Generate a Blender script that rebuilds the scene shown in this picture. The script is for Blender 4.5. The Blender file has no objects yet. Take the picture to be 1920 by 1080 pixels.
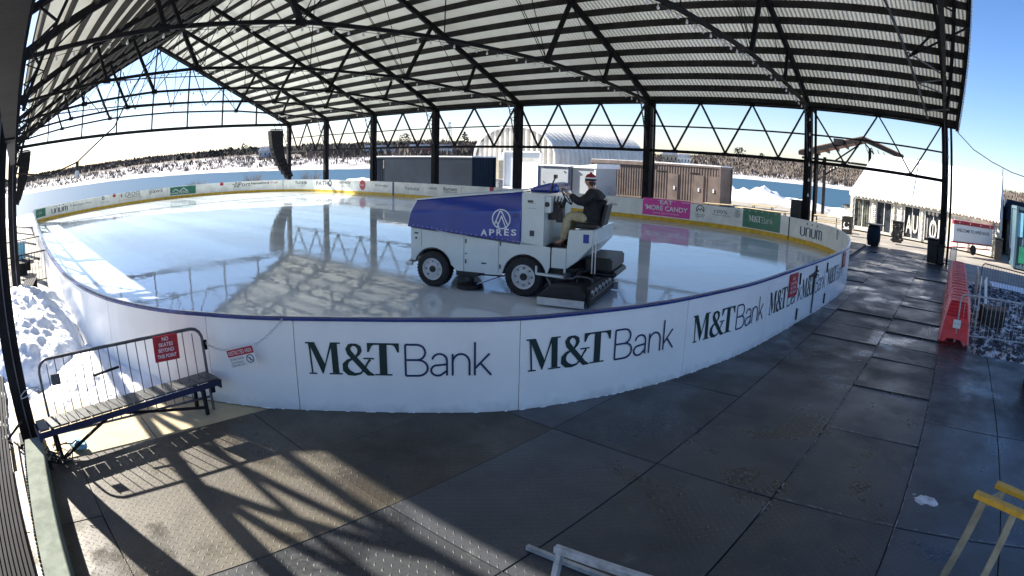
import bpy, bmesh, math, random
import numpy as np
from mathutils import Vector, Matrix, Euler, noise
R = math.radians
rnd = random.Random(7)
SC = bpy.context.scene
COL = SC.collection

# ------------------------------------------------------------------ camera
cam_d = bpy.data.cameras.new('camera')
cam = bpy.data.objects.new('camera', cam_d); COL.objects.link(cam); SC.camera = cam
Rc = Matrix(((0.7566708375908419, 0.6534450055378392, 0.021421210918783375),
             (-0.15349493986283813, 0.14570340041071714, 0.9773483629419234),
             (-0.6355222631632014, 0.7428190518870712, -0.21055001585731375)))
rows = [Rc[0], Rc[1], -Rc[2]]
cam.matrix_world = Matrix.Translation((0, 0, 3.1)) @ Matrix(rows).transposed().to_4x4()
cam_d.type = 'PANO'
cam_d.sensor_fit = 'HORIZONTAL'; cam_d.sensor_width = 36; cam_d.sensor_height = 20.25
pc = cam_d if hasattr(cam_d, 'fisheye_polynomial_k1') else cam_d.cycles
pc.panorama_type = 'FISHEYE_LENS_POLYNOMIAL'
pc.fisheye_fov = R(180)
pc.fisheye_polynomial_k0 = 0
pc.fisheye_polynomial_k1 = -0.04592674866768719
pc.fisheye_polynomial_k2 = -4.088982969886745e-05
pc.fisheye_polynomial_k3 = 1.3458587852452806e-05
pc.fisheye_polynomial_k4 = -1.2548694997405563e-06
cam_d.clip_start = 0.05; cam_d.clip_end = 6000

# ------------------------------------------------------------------ sky, sun, exposure
SUN_AZ = R(16.6)      # the light travels towards +x, a little +y
SUN_EL = R(32.4)
world = bpy.data.worlds.new("World"); SC.world = world; world.use_nodes = True
wn = world.node_tree.nodes; wl = world.node_tree.links
sky = wn.new('ShaderNodeTexSky'); sky.sky_type = 'NISHITA'; sky.sun_disc = False
sky.sun_elevation = SUN_EL
sky.sun_rotation = math.atan2(-math.cos(SUN_AZ), -math.sin(SUN_AZ))
sky.altitude = 0; sky.air_density = 1.0; sky.dust_density = 0.35; sky.ozone_density = 3.2
hs = wn.new('ShaderNodeHueSaturation'); hs.inputs['Saturation'].default_value = 1.18
wl.new(sky.outputs[0], hs.inputs['Color'])
tint = wn.new('ShaderNodeMix'); tint.data_type = 'RGBA'; tint.blend_type = 'MULTIPLY'; tint.inputs[0].default_value = 1; tint.inputs[7].default_value = (1.03, 0.955, 1.06, 1); wl.new(hs.outputs[0], tint.inputs[6])
bg = wn['Background']; wl.new(tint.outputs[2], bg.inputs[0]); bg.inputs[1].default_value = 0.053
sun_d = bpy.data.lights.new('sun', 'SUN'); sun_d.energy = 4.1; sun_d.angle = R(0.55); sun_d.color = (1.0, 0.93, 0.82)
sun = bpy.data.objects.new('sun', sun_d); COL.objects.link(sun)
dirv = Vector((math.cos(SUN_AZ) * math.cos(SUN_EL), math.sin(SUN_AZ) * math.cos(SUN_EL), -math.sin(SUN_EL)))
sun.rotation_euler = dirv.to_track_quat('-Z', 'Y').to_euler(); sun.location = (-30, -20, 40)
SC.view_settings.view_transform = 'Standard'
try: SC.view_settings.look = 'None'
except Exception: pass
SC.view_settings.exposure = 1.95; SC.view_settings.gamma = 1.0
SC.view_settings.use_curve_mapping = False
SC.cycles.max_bounces = 8; SC.cycles.diffuse_bounces = 4; SC.cycles.glossy_bounces = 3
SC.cycles.transmission_bounces = 3; SC.cycles.sample_clamp_indirect = 8
SC.cycles.caustics_reflective = False; SC.cycles.caustics_refractive = False

# ------------------------------------------------------------------ materials
def _hex(c): return (c[0], c[1], c[2], 1)
def mat(name, col, rough=0.6, metal=0.0, var=0.12, scale=3.0, bump=0.0, bscale=40.0, spec=0.5, col2=None, coat=0.0, detail=4, emit=None):
    m = bpy.data.materials.new(name); m.use_nodes = True
    n = m.node_tree.nodes; l = m.node_tree.links; b = n['Principled BSDF']
    tc = n.new('ShaderNodeTexCoord')
    ns = n.new('ShaderNodeTexNoise'); ns.inputs['Scale'].default_value = scale; ns.inputs['Detail'].default_value = detail
    ns.inputs['Roughness'].default_value = 0.6
    l.new(tc.outputs['Object'], ns.inputs['Vector'])
    mx = n.new('ShaderNodeMix'); mx.data_type = 'RGBA'
    c2 = col2 if col2 else tuple(max(0, c * (1 - var * 2)) for c in col)
    c1 = col if col2 else tuple(min(1, c * (1 + var)) for c in col)
    mx.inputs[6].default_value = _hex(c1); mx.inputs[7].default_value = _hex(c2)
    rp = n.new('ShaderNodeMapRange'); rp.inputs[1].default_value = 0.35; rp.inputs[2].default_value = 0.65
    l.new(ns.outputs['Fac'], rp.inputs[0]); l.new(rp.outputs[0], mx.inputs[0]); l.new(mx.outputs[2], b.inputs['Base Color'])
    b.inputs['Roughness'].default_value = rough; b.inputs['Metallic'].default_value = metal
    b.inputs['Specular IOR Level'].default_value = spec
    if coat: b.inputs['Coat Weight'].default_value = coat; b.inputs['Coat Roughness'].default_value = 0.08
    if bump:
        n2 = n.new('ShaderNodeTexNoise'); n2.inputs['Scale'].default_value = bscale; n2.inputs['Detail'].default_value = 3
        l.new(tc.outputs['Object'], n2.inputs['Vector'])
        bp = n.new('ShaderNodeBump'); bp.inputs['Strength'].default_value = 1.0; bp.inputs['Distance'].default_value = bump
        l.new(n2.outputs['Fac'], bp.inputs['Height']); l.new(bp.outputs[0], b.inputs['Normal'])
    if emit:
        b.inputs['Emission Color'].default_value = _hex(emit[:3]); b.inputs['Emission Strength'].default_value = emit[3]
    return m
M = {}
M['steel'] = mat('dark_painted_steel', (0.009, 0.009, 0.0115), 0.75, spec=0.2, var=0.35, scale=2, bump=0.002, bscale=30)
M['steel_grey'] = mat('grey_steel', (0.16, 0.165, 0.17), 0.5, 0.3, var=0.2)
M['purlin'] = mat('dark_brown_purlin', (0.022, 0.019, 0.018), 0.8, var=0.35, scale=1.5)
M['white_board'] = mat('white_dasher_plastic', (0.84, 0.85, 0.84), 0.3, var=0.035, scale=0.7, spec=0.4, bump=0.002, bscale=3)
M['cream_board'] = mat('scuffed_white_board', (0.80, 0.80, 0.75), 0.4, var=0.07, scale=1.6)
M['blue_rail'] = mat('blue_cap_rail', (0.010, 0.038, 0.20), 0.25, var=0.15, scale=5)
M['yellow_kick'] = mat('yellow_kick_plate', (0.68, 0.42, 0.015), 0.4, var=0.12, scale=4)
M['ink'] = mat('dark_green_print', (0.004, 0.028, 0.03), 0.35, var=0.1)
M['ink_navy'] = mat('navy_print', (0.012, 0.03, 0.10), 0.4, var=0.1)
M['ink_grey'] = mat('grey_print', (0.05, 0.055, 0.065), 0.5, var=0.1)
M['ink_black'] = mat('black_print', (0.012, 0.013, 0.016), 0.45, var=0.1)
M['red'] = mat('red_sign_face', (0.42, 0.012, 0.028), 0.4, var=0.12, scale=8)
M['red_plastic'] = mat('red_plastic', (0.78, 0.022, 0.035), 0.32, var=0.1, scale=6, bump=0.001)
M['pink'] = mat('pink_banner', (0.72, 0.05, 0.36), 0.4, var=0.06)
M['green'] = mat('green_banner', (0.015, 0.17, 0.10), 0.4, var=0.1)
M['white'] = mat('white_print', (0.75, 0.76, 0.77), 0.4, var=0.03)
M['matte_black'] = mat('matte_black_cabinet', (0.012, 0.013, 0.016), 0.8, spec=0.15, var=0.2)
M['black'] = mat('black_plastic', (0.012, 0.013, 0.015), 0.42, var=0.3, scale=6, bump=0.001)
M['rubber'] = mat('tyre_rubber', (0.014, 0.014, 0.015), 0.7, var=0.3, scale=12, bump=0.004, bscale=50)
M['galv'] = mat('galvanised_steel', (0.48, 0.50, 0.50), 0.45, 0.3, var=0.16, scale=9)
M['dark_galv'] = mat('dull_galvanised_steel', (0.10, 0.10, 0.115), 0.45, 0.5, var=0.2, scale=9)
M['z_white'] = mat('machine_white_paint', (0.62, 0.68, 0.68), 0.25, var=0.03, scale=2, coat=0.4)
M['z_blue'] = mat('machine_blue_paint', (0.006, 0.038, 0.30), 0.12, var=0.08, scale=1.2, coat=1.0)
M['alu'] = mat('brushed_aluminium', (0.62, 0.64, 0.65), 0.35, 0.7, var=0.08)
M['khaki'] = mat('khaki_cloth', (0.42, 0.36, 0.22), 0.85, var=0.12, scale=14, bump=0.006, bscale=20)
M['jacket'] = mat('black_jacket_cloth', (0.012, 0.013, 0.018), 0.8, var=0.3, scale=12, bump=0.006, bscale=18)
M['skin'] = mat('skin', (0.52, 0.29, 0.20), 0.55, var=0.08, scale=15)
M['boot'] = mat('brown_boot', (0.06, 0.03, 0.025), 0.6, var=0.2)
M['hat_red'] = mat('red_knit', (0.32, 0.02, 0.03), 0.9, var=0.1, scale=30, bump=0.004, bscale=80)
M['snow'] = mat('snow', (0.86, 0.88, 0.92), 0.55, var=0.03, scale=2.5, bump=0.03, bscale=9, spec=0.3)
M['dirty_snow'] = mat('dirty_snow', (0.74, 0.76, 0.80), 0.6, scale=3.5, bump=0.04, bscale=14, col2=(0.30, 0.30, 0.32))
M['seam_pale'] = mat('pale_seam_highlight', (0.30, 0.31, 0.31), 0.8, var=0.3, scale=9)  # pale tone for the highlights painted along the deck seams
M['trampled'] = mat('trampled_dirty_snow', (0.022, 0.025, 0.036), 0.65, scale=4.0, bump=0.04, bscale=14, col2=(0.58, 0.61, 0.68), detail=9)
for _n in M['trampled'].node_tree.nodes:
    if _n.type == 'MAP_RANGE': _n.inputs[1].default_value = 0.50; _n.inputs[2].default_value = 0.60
M['ply'] = mat('tan_plywood', (0.50, 0.40, 0.24), 0.7, var=0.12, scale=1.2, bump=0.002, bscale=12)
M['wood'] = mat('pale_lumber', (0.36, 0.32, 0.22), 0.7, var=0.15, scale=5, bump=0.002, bscale=30)
M['wood_brown'] = mat('brown_timber', (0.16, 0.075, 0.045), 0.75, var=0.25, scale=3)
M['yellow_wood'] = mat('yellow_painted_wood', (0.66, 0.36, 0.03), 0.55, var=0.12, scale=8)
M['table_wood'] = mat('yellow_table_wood', (0.55, 0.44, 0.24), 0.7, var=0.12, scale=5)  # yellowish wood of the picnic tables
M['concrete'] = mat('pale_pavement', (0.30, 0.275, 0.235), 0.85, var=0.14, scale=0.6, bump=0.004, bscale=20, detail=8)
M['tent'] = mat('white_tent_vinyl', (0.78, 0.79, 0.80), 0.5, var=0.04, scale=1.0, bump=0.02, bscale=2.2)
M['tent_wall'] = mat('cream_tent_wall', (0.66, 0.64, 0.56), 0.6, var=0.08, scale=2.0, bump=0.02, bscale=5)
M['glass'] = mat('dark_window', (0.035, 0.042, 0.05), 0.12, var=0.3, scale=2)
M['curtain'] = mat('grey_green_curtain', (0.13, 0.14, 0.11), 0.8, var=0.4, scale=4)
M['container_grey'] = mat('slate_container_paint', (0.019, 0.031, 0.050), 0.85, spec=0.1, var=0.08, scale=0.6)
M['container_brown'] = mat('brown_container_paint', (0.15, 0.115, 0.10), 0.55, var=0.16, scale=1.0)
M['container_teal'] = mat('teal_container_paint', (0.045, 0.11, 0.13), 0.5, scale=0.55, col2=(0.03, 0.05, 0.10))
M['beige'] = mat('beige_painted_metal', (0.40, 0.36, 0.26), 0.55, var=0.1)
M['grey_box'] = mat('light_grey_panel', (0.36, 0.40, 0.43), 0.5, var=0.05, scale=0.7)
M['quonset'] = mat('pale_corrugated_steel', (0.64, 0.62, 0.56), 0.5, 0.0, var=0.07, scale=0.8)
M['bench_slat'] = mat('grey_black_slat', (0.075, 0.08, 0.08), 0.45, var=0.2, scale=7, bump=0.001)
M['bench_blue'] = mat('blue_bench_frame', (0.005, 0.009, 0.05), 0.6, var=0.15)
M['curb_top'] = mat('pale_green_rail_paint', (0.20, 0.225, 0.185), 0.85, spec=0.1, var=0.12, scale=5, bump=0.001)
M['bulb'] = mat('frosted_bulb_glass', (0.8, 0.8, 0.78), 0.15, var=0.02)
M['wire'] = mat('wire', (0.02, 0.02, 0.022), 0.5)
M['bark'] = mat('bark', (0.07, 0.055, 0.045), 0.9, var=0.3)
M['rim'] = mat('silver_wheel_paint', (0.55, 0.56, 0.57), 0.35, 0.2, var=0.06)
M['red_highlight'] = mat('highlight_red_plastic', (0.88, 0.30, 0.30), 0.35, var=0.15, scale=6)  # paler red paints the highlights on handles, side tubes and rungs
M['brush'] = mat('bare_winter_brush', (0.14, 0.115, 0.095), 0.95, var=0.4, scale=0.05)
M['conifer'] = mat('dark_evergreen', (0.022, 0.03, 0.022), 0.9, var=0.4, scale=0.08)
M['hill'] = mat('winter_hillside', (0.24, 0.20, 0.16), 0.95, scale=0.06, col2=(0.085, 0.07, 0.06), detail=10)
M['far_snow'] = mat('snowy_bank', (0.72, 0.73, 0.76), 0.7, scale=0.10, col2=(0.20, 0.16, 0.13), detail=10)
M['brick'] = mat('red_house_paint', (0.30, 0.10, 0.07), 0.8)
M['blue_item'] = mat('light_blue_plastic', (0.20, 0.48, 0.62), 0.4, var=0.1)

def scuffed(m, dirt=(0.30, 0.29, 0.27), low=0.10, streak=0.5):
    """adds grime near the foot and thin scuff marks to a plain material"""
    n = m.node_tree.nodes; l = m.node_tree.links; b = n['Principled BSDF']; src = b.inputs['Base Color'].links[0].from_socket
    tc = n.new('ShaderNodeTexCoord'); ge = n.new('ShaderNodeNewGeometry'); sp = n.new('ShaderNodeSeparateXYZ'); l.new(ge.outputs['Position'], sp.inputs[0])
    ns = n.new('ShaderNodeTexNoise'); ns.inputs['Scale'].default_value = 5; ns.inputs['Detail'].default_value = 6; l.new(tc.outputs['Object'], ns.inputs['Vector'])
    a = n.new('ShaderNodeMath'); a.operation = 'MULTIPLY_ADD'; a.inputs[1].default_value = 0.34; l.new(ns.outputs[0], a.inputs[0]); l.new(sp.outputs[2], a.inputs[2])
    mr = n.new('ShaderNodeMapRange'); mr.inputs[1].default_value = low + .30; mr.inputs[2].default_value = low + .08; mr.inputs[3].default_value = 0; mr.inputs[4].default_value = .55; l.new(a.outputs[0], mr.inputs[0])
    mp = n.new('ShaderNodeMapping'); mp.inputs['Scale'].default_value = (1.0, 1.0, 7.0); mp.inputs['Rotation'].default_value = (0.25, 0.12, 0); l.new(tc.outputs['Object'], mp.inputs[0])
    vo = n.new('ShaderNodeTexNoise'); vo.inputs['Scale'].default_value = 2.6; vo.inputs['Detail'].default_value = 9; vo.inputs['Roughness'].default_value = 0.75; l.new(mp.outputs[0], vo.inputs['Vector'])
    m2 = n.new('ShaderNodeMapRange'); m2.inputs[1].default_value = 0.66; m2.inputs[2].default_value = 0.74; m2.inputs[4].default_value = streak; l.new(vo.outputs[0], m2.inputs[0])
    mxm = n.new('ShaderNodeMath'); mxm.operation = 'MAXIMUM'; l.new(mr.outputs[0], mxm.inputs[0]); l.new(m2.outputs[0], mxm.inputs[1])
    mx = n.new('ShaderNodeMix'); mx.data_type = 'RGBA'; l.new(mxm.outputs[0], mx.inputs[0]); l.new(src, mx.inputs[6]); mx.inputs[7].default_value = _hex(dirt); l.new(mx.outputs[2], b.inputs['Base Color'])
scuffed(M['white_board'], low=-.02); scuffed(M['cream_board'], low=.15, streak=.35); scuffed(M['z_white'], (0.25, 0.26, 0.26), low=.45, streak=.45); scuffed(M['tent_wall'], (.35, .33, .28), low=0.05, streak=.3)
def roof_mat():
    m = bpy.data.materials.new('pale_corrugated_roof'); m.use_nodes = True
    n = m.node_tree.nodes; l = m.node_tree.links; b = n['Principled BSDF']
    tc = n.new('ShaderNodeTexCoord'); sp = n.new('ShaderNodeSeparateXYZ'); l.new(tc.outputs['Object'], sp.inputs[0])
    mu = n.new('ShaderNodeMath'); mu.operation = 'MULTIPLY'; mu.inputs[1].default_value = 2 * math.pi / 0.19; l.new(sp.outputs[0], mu.inputs[0])
    sn = n.new('ShaderNodeMath'); sn.operation = 'SINE'; l.new(mu.outputs[0], sn.inputs[0])
    bp = n.new('ShaderNodeBump'); bp.inputs['Distance'].default_value = 0.012; l.new(sn.outputs[0], bp.inputs['Height']); l.new(bp.outputs[0], b.inputs['Normal'])
    ns = n.new('ShaderNodeTexNoise'); ns.inputs['Scale'].default_value = 0.35; ns.inputs['Detail'].default_value = 8; l.new(tc.outputs['Object'], ns.inputs['Vector'])
    mr = n.new('ShaderNodeMapRange'); mr.inputs[1].default_value = 0.4; mr.inputs[2].default_value = 0.72; l.new(ns.outputs[0], mr.inputs[0])
    mx = n.new('ShaderNodeMix'); mx.data_type = 'RGBA'; mx.inputs[6].default_value = (0.88, 0.87, 0.75, 1); mx.inputs[7].default_value = (0.70, 0.68, 0.56, 1)
    l.new(mr.outputs[0], mx.inputs[0]); l.new(mx.outputs[2], b.inputs['Base Color']); b.inputs['Roughness'].default_value = 0.6
    # thin pale sheets let a little daylight through
    tr = n.new('ShaderNodeBsdfTranslucent'); l.new(mx.outputs[2], tr.inputs['Color']); l.new(bp.outputs[0], tr.inputs['Normal'])
    ms = n.new('ShaderNodeMixShader'); ms.inputs[0].default_value = 0.125
    l.new(b.outputs[0], ms.inputs[1]); l.new(tr.outputs[0], ms.inputs[2]); l.new(ms.outputs[0], n['Material Output'].inputs['Surface'])
    return m
M['roof'] = roof_mat()

def plate_mat(name, c1, c2, rough, amp=0.0028, cell=0.070):
    """chequer plate: a lozenge in each cell, turned the other way in every second cell"""
    m = bpy.data.materials.new(name); m.use_nodes = True
    n = m.node_tree.nodes; l = m.node_tree.links; b = n['Principled BSDF']
    tc = n.new('ShaderNodeTexCoord')
    mp = n.new('ShaderNodeMapping'); mp.inputs['Scale'].default_value = (1 / cell, 1 / cell, 1); mp.inputs['Rotation'].default_value = (0, 0, R(45))
    l.new(tc.outputs['Object'], mp.inputs['Vector'])
    sp = n.new('ShaderNodeSeparateXYZ'); l.new(mp.outputs[0], sp.inputs[0])
    def ma(op, a, bb=None, c=None):
        x = n.new('ShaderNodeMath'); x.operation = op
        for i, v in enumerate((a, bb, c)):
            if v is None: continue
            if isinstance(v, (int, float)): x.inputs[i].default_value = v
            else: l.new(v, x.inputs[i])
        return x.outputs[0]
    fx = ma('FLOOR', sp.outputs[0]); fy = ma('FLOOR', sp.outputs[1])
    rx = ma('SUBTRACT', ma('SUBTRACT', sp.outputs[0], fx), 0.5); ry = ma('SUBTRACT', ma('SUBTRACT', sp.outputs[1], fy), 0.5)
    par = ma('ABSOLUTE', ma('MODULO', ma('ADD', fx, fy), 2.0))
    def mixf(a, c): return ma('ADD', a, ma('MULTIPLY', par, ma('SUBTRACT', c, a)))
    u = mixf(rx, ry); v = mixf(ry, rx)
    e = ma('ADD', ma('MULTIPLY', ma('ABSOLUTE', u), 2.0), ma('MULTIPLY', ma('ABSOLUTE', v), 8.5))
    hh = ma('SMOOTH_MIN', ma('MAXIMUM', ma('SUBTRACT', 1.15, e), 0.0), 0.45, 0.2)
    big = n.new('ShaderNodeTexNoise'); big.inputs['Scale'].default_value = 0.9; big.inputs['Detail'].default_value = 9; big.inputs['Roughness'].default_value = 0.62
    l.new(tc.outputs['Object'], big.inputs['Vector'])
    oi = n.new('ShaderNodeObjectInfo')
    mr = n.new('ShaderNodeMapRange'); mr.inputs[1].default_value = 0.32; mr.inputs[2].default_value = 0.68; l.new(big.outputs[0], mr.inputs[0])
    mx = n.new('ShaderNodeMix'); mx.data_type = 'RGBA'; mx.inputs[6].default_value = _hex(c1); mx.inputs[7].default_value = _hex(c2)
    l.new(mr.outputs[0], mx.inputs[0])
    hv = n.new('ShaderNodeHueSaturation'); l.new(mx.outputs[2], hv.inputs['Color'])
    rv = n.new('ShaderNodeMapRange'); rv.inputs[3].default_value = 0.72; rv.inputs[4].default_value = 1.25; l.new(oi.outputs['Random'], rv.inputs[0]); l.new(rv.outputs[0], hv.inputs['Value'])
    rr = n.new('ShaderNodeMapRange'); rr.inputs[1].default_value = 0.3; rr.inputs[2].default_value = 0.7; rr.inputs[3].default_value = rough * 0.6; rr.inputs[4].default_value = min(1, rough * 1.5)
    l.new(big.outputs[0], rr.inputs[0])
    # damp patches: smoother and a little darker
    pn = n.new('ShaderNodeTexNoise'); pn.inputs['Scale'].default_value = 0.55; pn.inputs['Detail'].default_value = 7; pn.inputs['Roughness'].default_value = 0.6; pn.inputs['Distortion'].default_value = 0.5
    l.new(tc.outputs['Object'], pn.inputs['Vector'])
    pr = n.new('ShaderNodeMapRange'); pr.inputs[1].default_value = 0.53; pr.inputs[2].default_value = 0.60; l.new(pn.outputs[0], pr.inputs[0])
    rm = ma('ADD', rr.outputs[0], ma('MULTIPLY', pr.outputs[0], -rough * 0.45)); l.new(rm, b.inputs['Roughness'])
    dk = n.new('ShaderNodeMix'); dk.data_type = 'RGBA'; dk.blend_type = 'MULTIPLY'; dk.inputs[7].default_value = (0.66, 0.66, 0.68, 1); l.new(pr.outputs[0], dk.inputs[0]); l.new(hv.outputs[0], dk.inputs[6])
    # pale dried salt
    sn_ = n.new('ShaderNodeTexNoise'); sn_.inputs['Scale'].default_value = 2.3; sn_.inputs['Detail'].default_value = 10; sn_.inputs['Roughness'].default_value = 0.72; l.new(tc.outputs['Object'], sn_.inputs['Vector'])
    sr = n.new('ShaderNodeMapRange'); sr.inputs[1].default_value = 0.60; sr.inputs[2].default_value = 0.72; sr.inputs[4].default_value = 0.30; l.new(sn_.outputs[0], sr.inputs[0])
    sm = n.new('ShaderNodeMix'); sm.data_type = 'RGBA'; sm.inputs[7].default_value = (0.26, 0.26, 0.25, 1); l.new(sr.outputs[0], sm.inputs[0]); l.new(dk.outputs[2], sm.inputs[6]); l.new(sm.outputs[2], b.inputs['Base Color'])
    bp = n.new('ShaderNodeBump'); bp.inputs['Distance'].default_value = amp; l.new(hh, bp.inputs['Height'])
    b2 = n.new('ShaderNodeBump'); b2.inputs['Distance'].default_value = 0.012; b2.inputs['Strength'].default_value = 0.5; l.new(big.outputs[0], b2.inputs['Height'])
    l.new(b2.outputs[0], bp.inputs['Normal']); l.new(bp.outputs[0], b.inputs['Normal'])
    return m
M['plate'] = plate_mat('chequer_plate', (0.098, 0.085, 0.062), (0.058, 0.050, 0.039), 0.55, amp=0.009)
M['plate_dark'] = plate_mat('dark_chequer_plate', (0.056, 0.060, 0.066), (0.034, 0.037, 0.041), 0.40, amp=0.005)  # darker and cooler tone of the chequer plate
M['mat_rubber'] = plate_mat('wet_rubber_mat', (0.040, 0.040, 0.042), (0.024, 0.025, 0.027), 0.45, amp=0.0012)

def ice_mat():
    m = bpy.data.materials.new('wet_ice'); m.use_nodes = True
    n = m.node_tree.nodes; l = m.node_tree.links; b = n['Principled BSDF']
    tc = n.new('ShaderNodeTexCoord')
    def noi(sc, det=5, rot=0, stretch=(1, 1, 1), dist=0):
        mp = n.new('ShaderNodeMapping'); mp.inputs['Scale'].default_value = stretch; mp.inputs['Rotation'].default_value = (0, 0, rot); l.new(tc.outputs['Object'], mp.inputs[0])
        x = n.new('ShaderNodeTexNoise'); x.inputs['Scale'].default_value = sc; x.inputs['Detail'].default_value = det; x.inputs['Distortion'].default_value = dist; l.new(mp.outputs[0], x.inputs['Vector']); return x.outputs['Fac']
    def rng(v, a, b_, c, d):
        x = n.new('ShaderNodeMapRange'); x.inputs[1].default_value = a; x.inputs[2].default_value = b_; x.inputs[3].default_value = c; x.inputs[4].default_value = d; l.new(v, x.inputs[0]); return x.outputs[0]
    cloud = noi(0.11, 6); tracks = noi(1.0, 4, R(6), (0.035, 0.75, 1), 0.6); fine = noi(1.0, 3, R(10), (0.12, 5.0, 1), 0.4)
    ad = n.new('ShaderNodeMath'); ad.operation = 'ADD'; l.new(rng(cloud, .35, .65, 0, .6), ad.inputs[0]); l.new(rng(tracks, .4, .62, 0, .5), ad.inputs[1])
    mx = n.new('ShaderNodeMix'); mx.data_type = 'RGBA'; mx.inputs[6].default_value = (0.66, 0.73, 0.79, 1); mx.inputs[7].default_value = (0.50, 0.58, 0.65, 1)
    l.new(ad.outputs[0], mx.inputs[0]); l.new(mx.outputs[2], b.inputs['Base Color'])
    b.inputs['Roughness'].default_value = 0.55; b.inputs['Specular IOR Level'].default_value = 0.3
    b.inputs['Coat IOR'].default_value = 1.45
    l.new(rng(ad.outputs[0], 0.1, 1.0, 0.72, 1.0), b.inputs['Coat Weight'])
    l.new(rng(ad.outputs[0], 0.25, 0.9, 0.075, 0.012), b.inputs['Coat Roughness'])
    bp = n.new('ShaderNodeBump'); bp.inputs['Distance'].default_value = 0.0035; l.new(noi(1.1, 2), bp.inputs['Height'])
    b2 = n.new('ShaderNodeBump'); b2.inputs['Distance'].default_value = 0.0012; l.new(fine, b2.inputs['Height']); l.new(bp.outputs[0], b2.inputs['Normal'])
    l.new(b2.outputs[0], b.inputs['Coat Normal'])
    return m
M['ice'] = ice_mat()
def water_mat():
    m = bpy.data.materials.new('river_water'); m.use_nodes = True
    n = m.node_tree.nodes; l = m.node_tree.links; b = n['Principled BSDF']
    b.inputs['Base Color'].default_value = (0.03, 0.075, 0.115, 1); b.inputs['Roughness'].default_value = 0.45; b.inputs['Specular IOR Level'].default_value = 0.12
    tc = n.new('ShaderNodeTexCoord'); ns = n.new('ShaderNodeTexNoise'); ns.inputs['Scale'].default_value = 0.5; ns.inputs['Detail'].default_value = 5
    l.new(tc.outputs['Object'], ns.inputs['Vector'])
    bp = n.new('ShaderNodeBump'); bp.inputs['Distance'].default_value = 0.12; l.new(ns.outputs[0], bp.inputs['Height']); l.new(bp.outputs[0], b.inputs['Normal'])
    return m
M['water'] = water_mat()

SPLIT = {k: None for k in 'cross_arm louvre gate_hinge barge_board tie_beam rim_hole clamp_bolt hydraulic_hose wall_panel rear_post tank_rim vent_slot diagonal_brace bottom_chord towel_clamp brush_arm'.split()}
SPLIT.update(leg_frame='leg', side_ladder='rung', window_frame='frame_bar', mast='mast_leg', bracing='brace', step='step_bar', blue_apron='apron_rail', gate_latch='latch_bar', latch='latch_block', door_frame='door_trim', frame='frame_bar', chassis_bars='chassis_bar', work_light='work_light_piece', rear_frame='rear_frame_block', speaker_stand='stand_piece', barrel_hoop='hoop')
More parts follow.
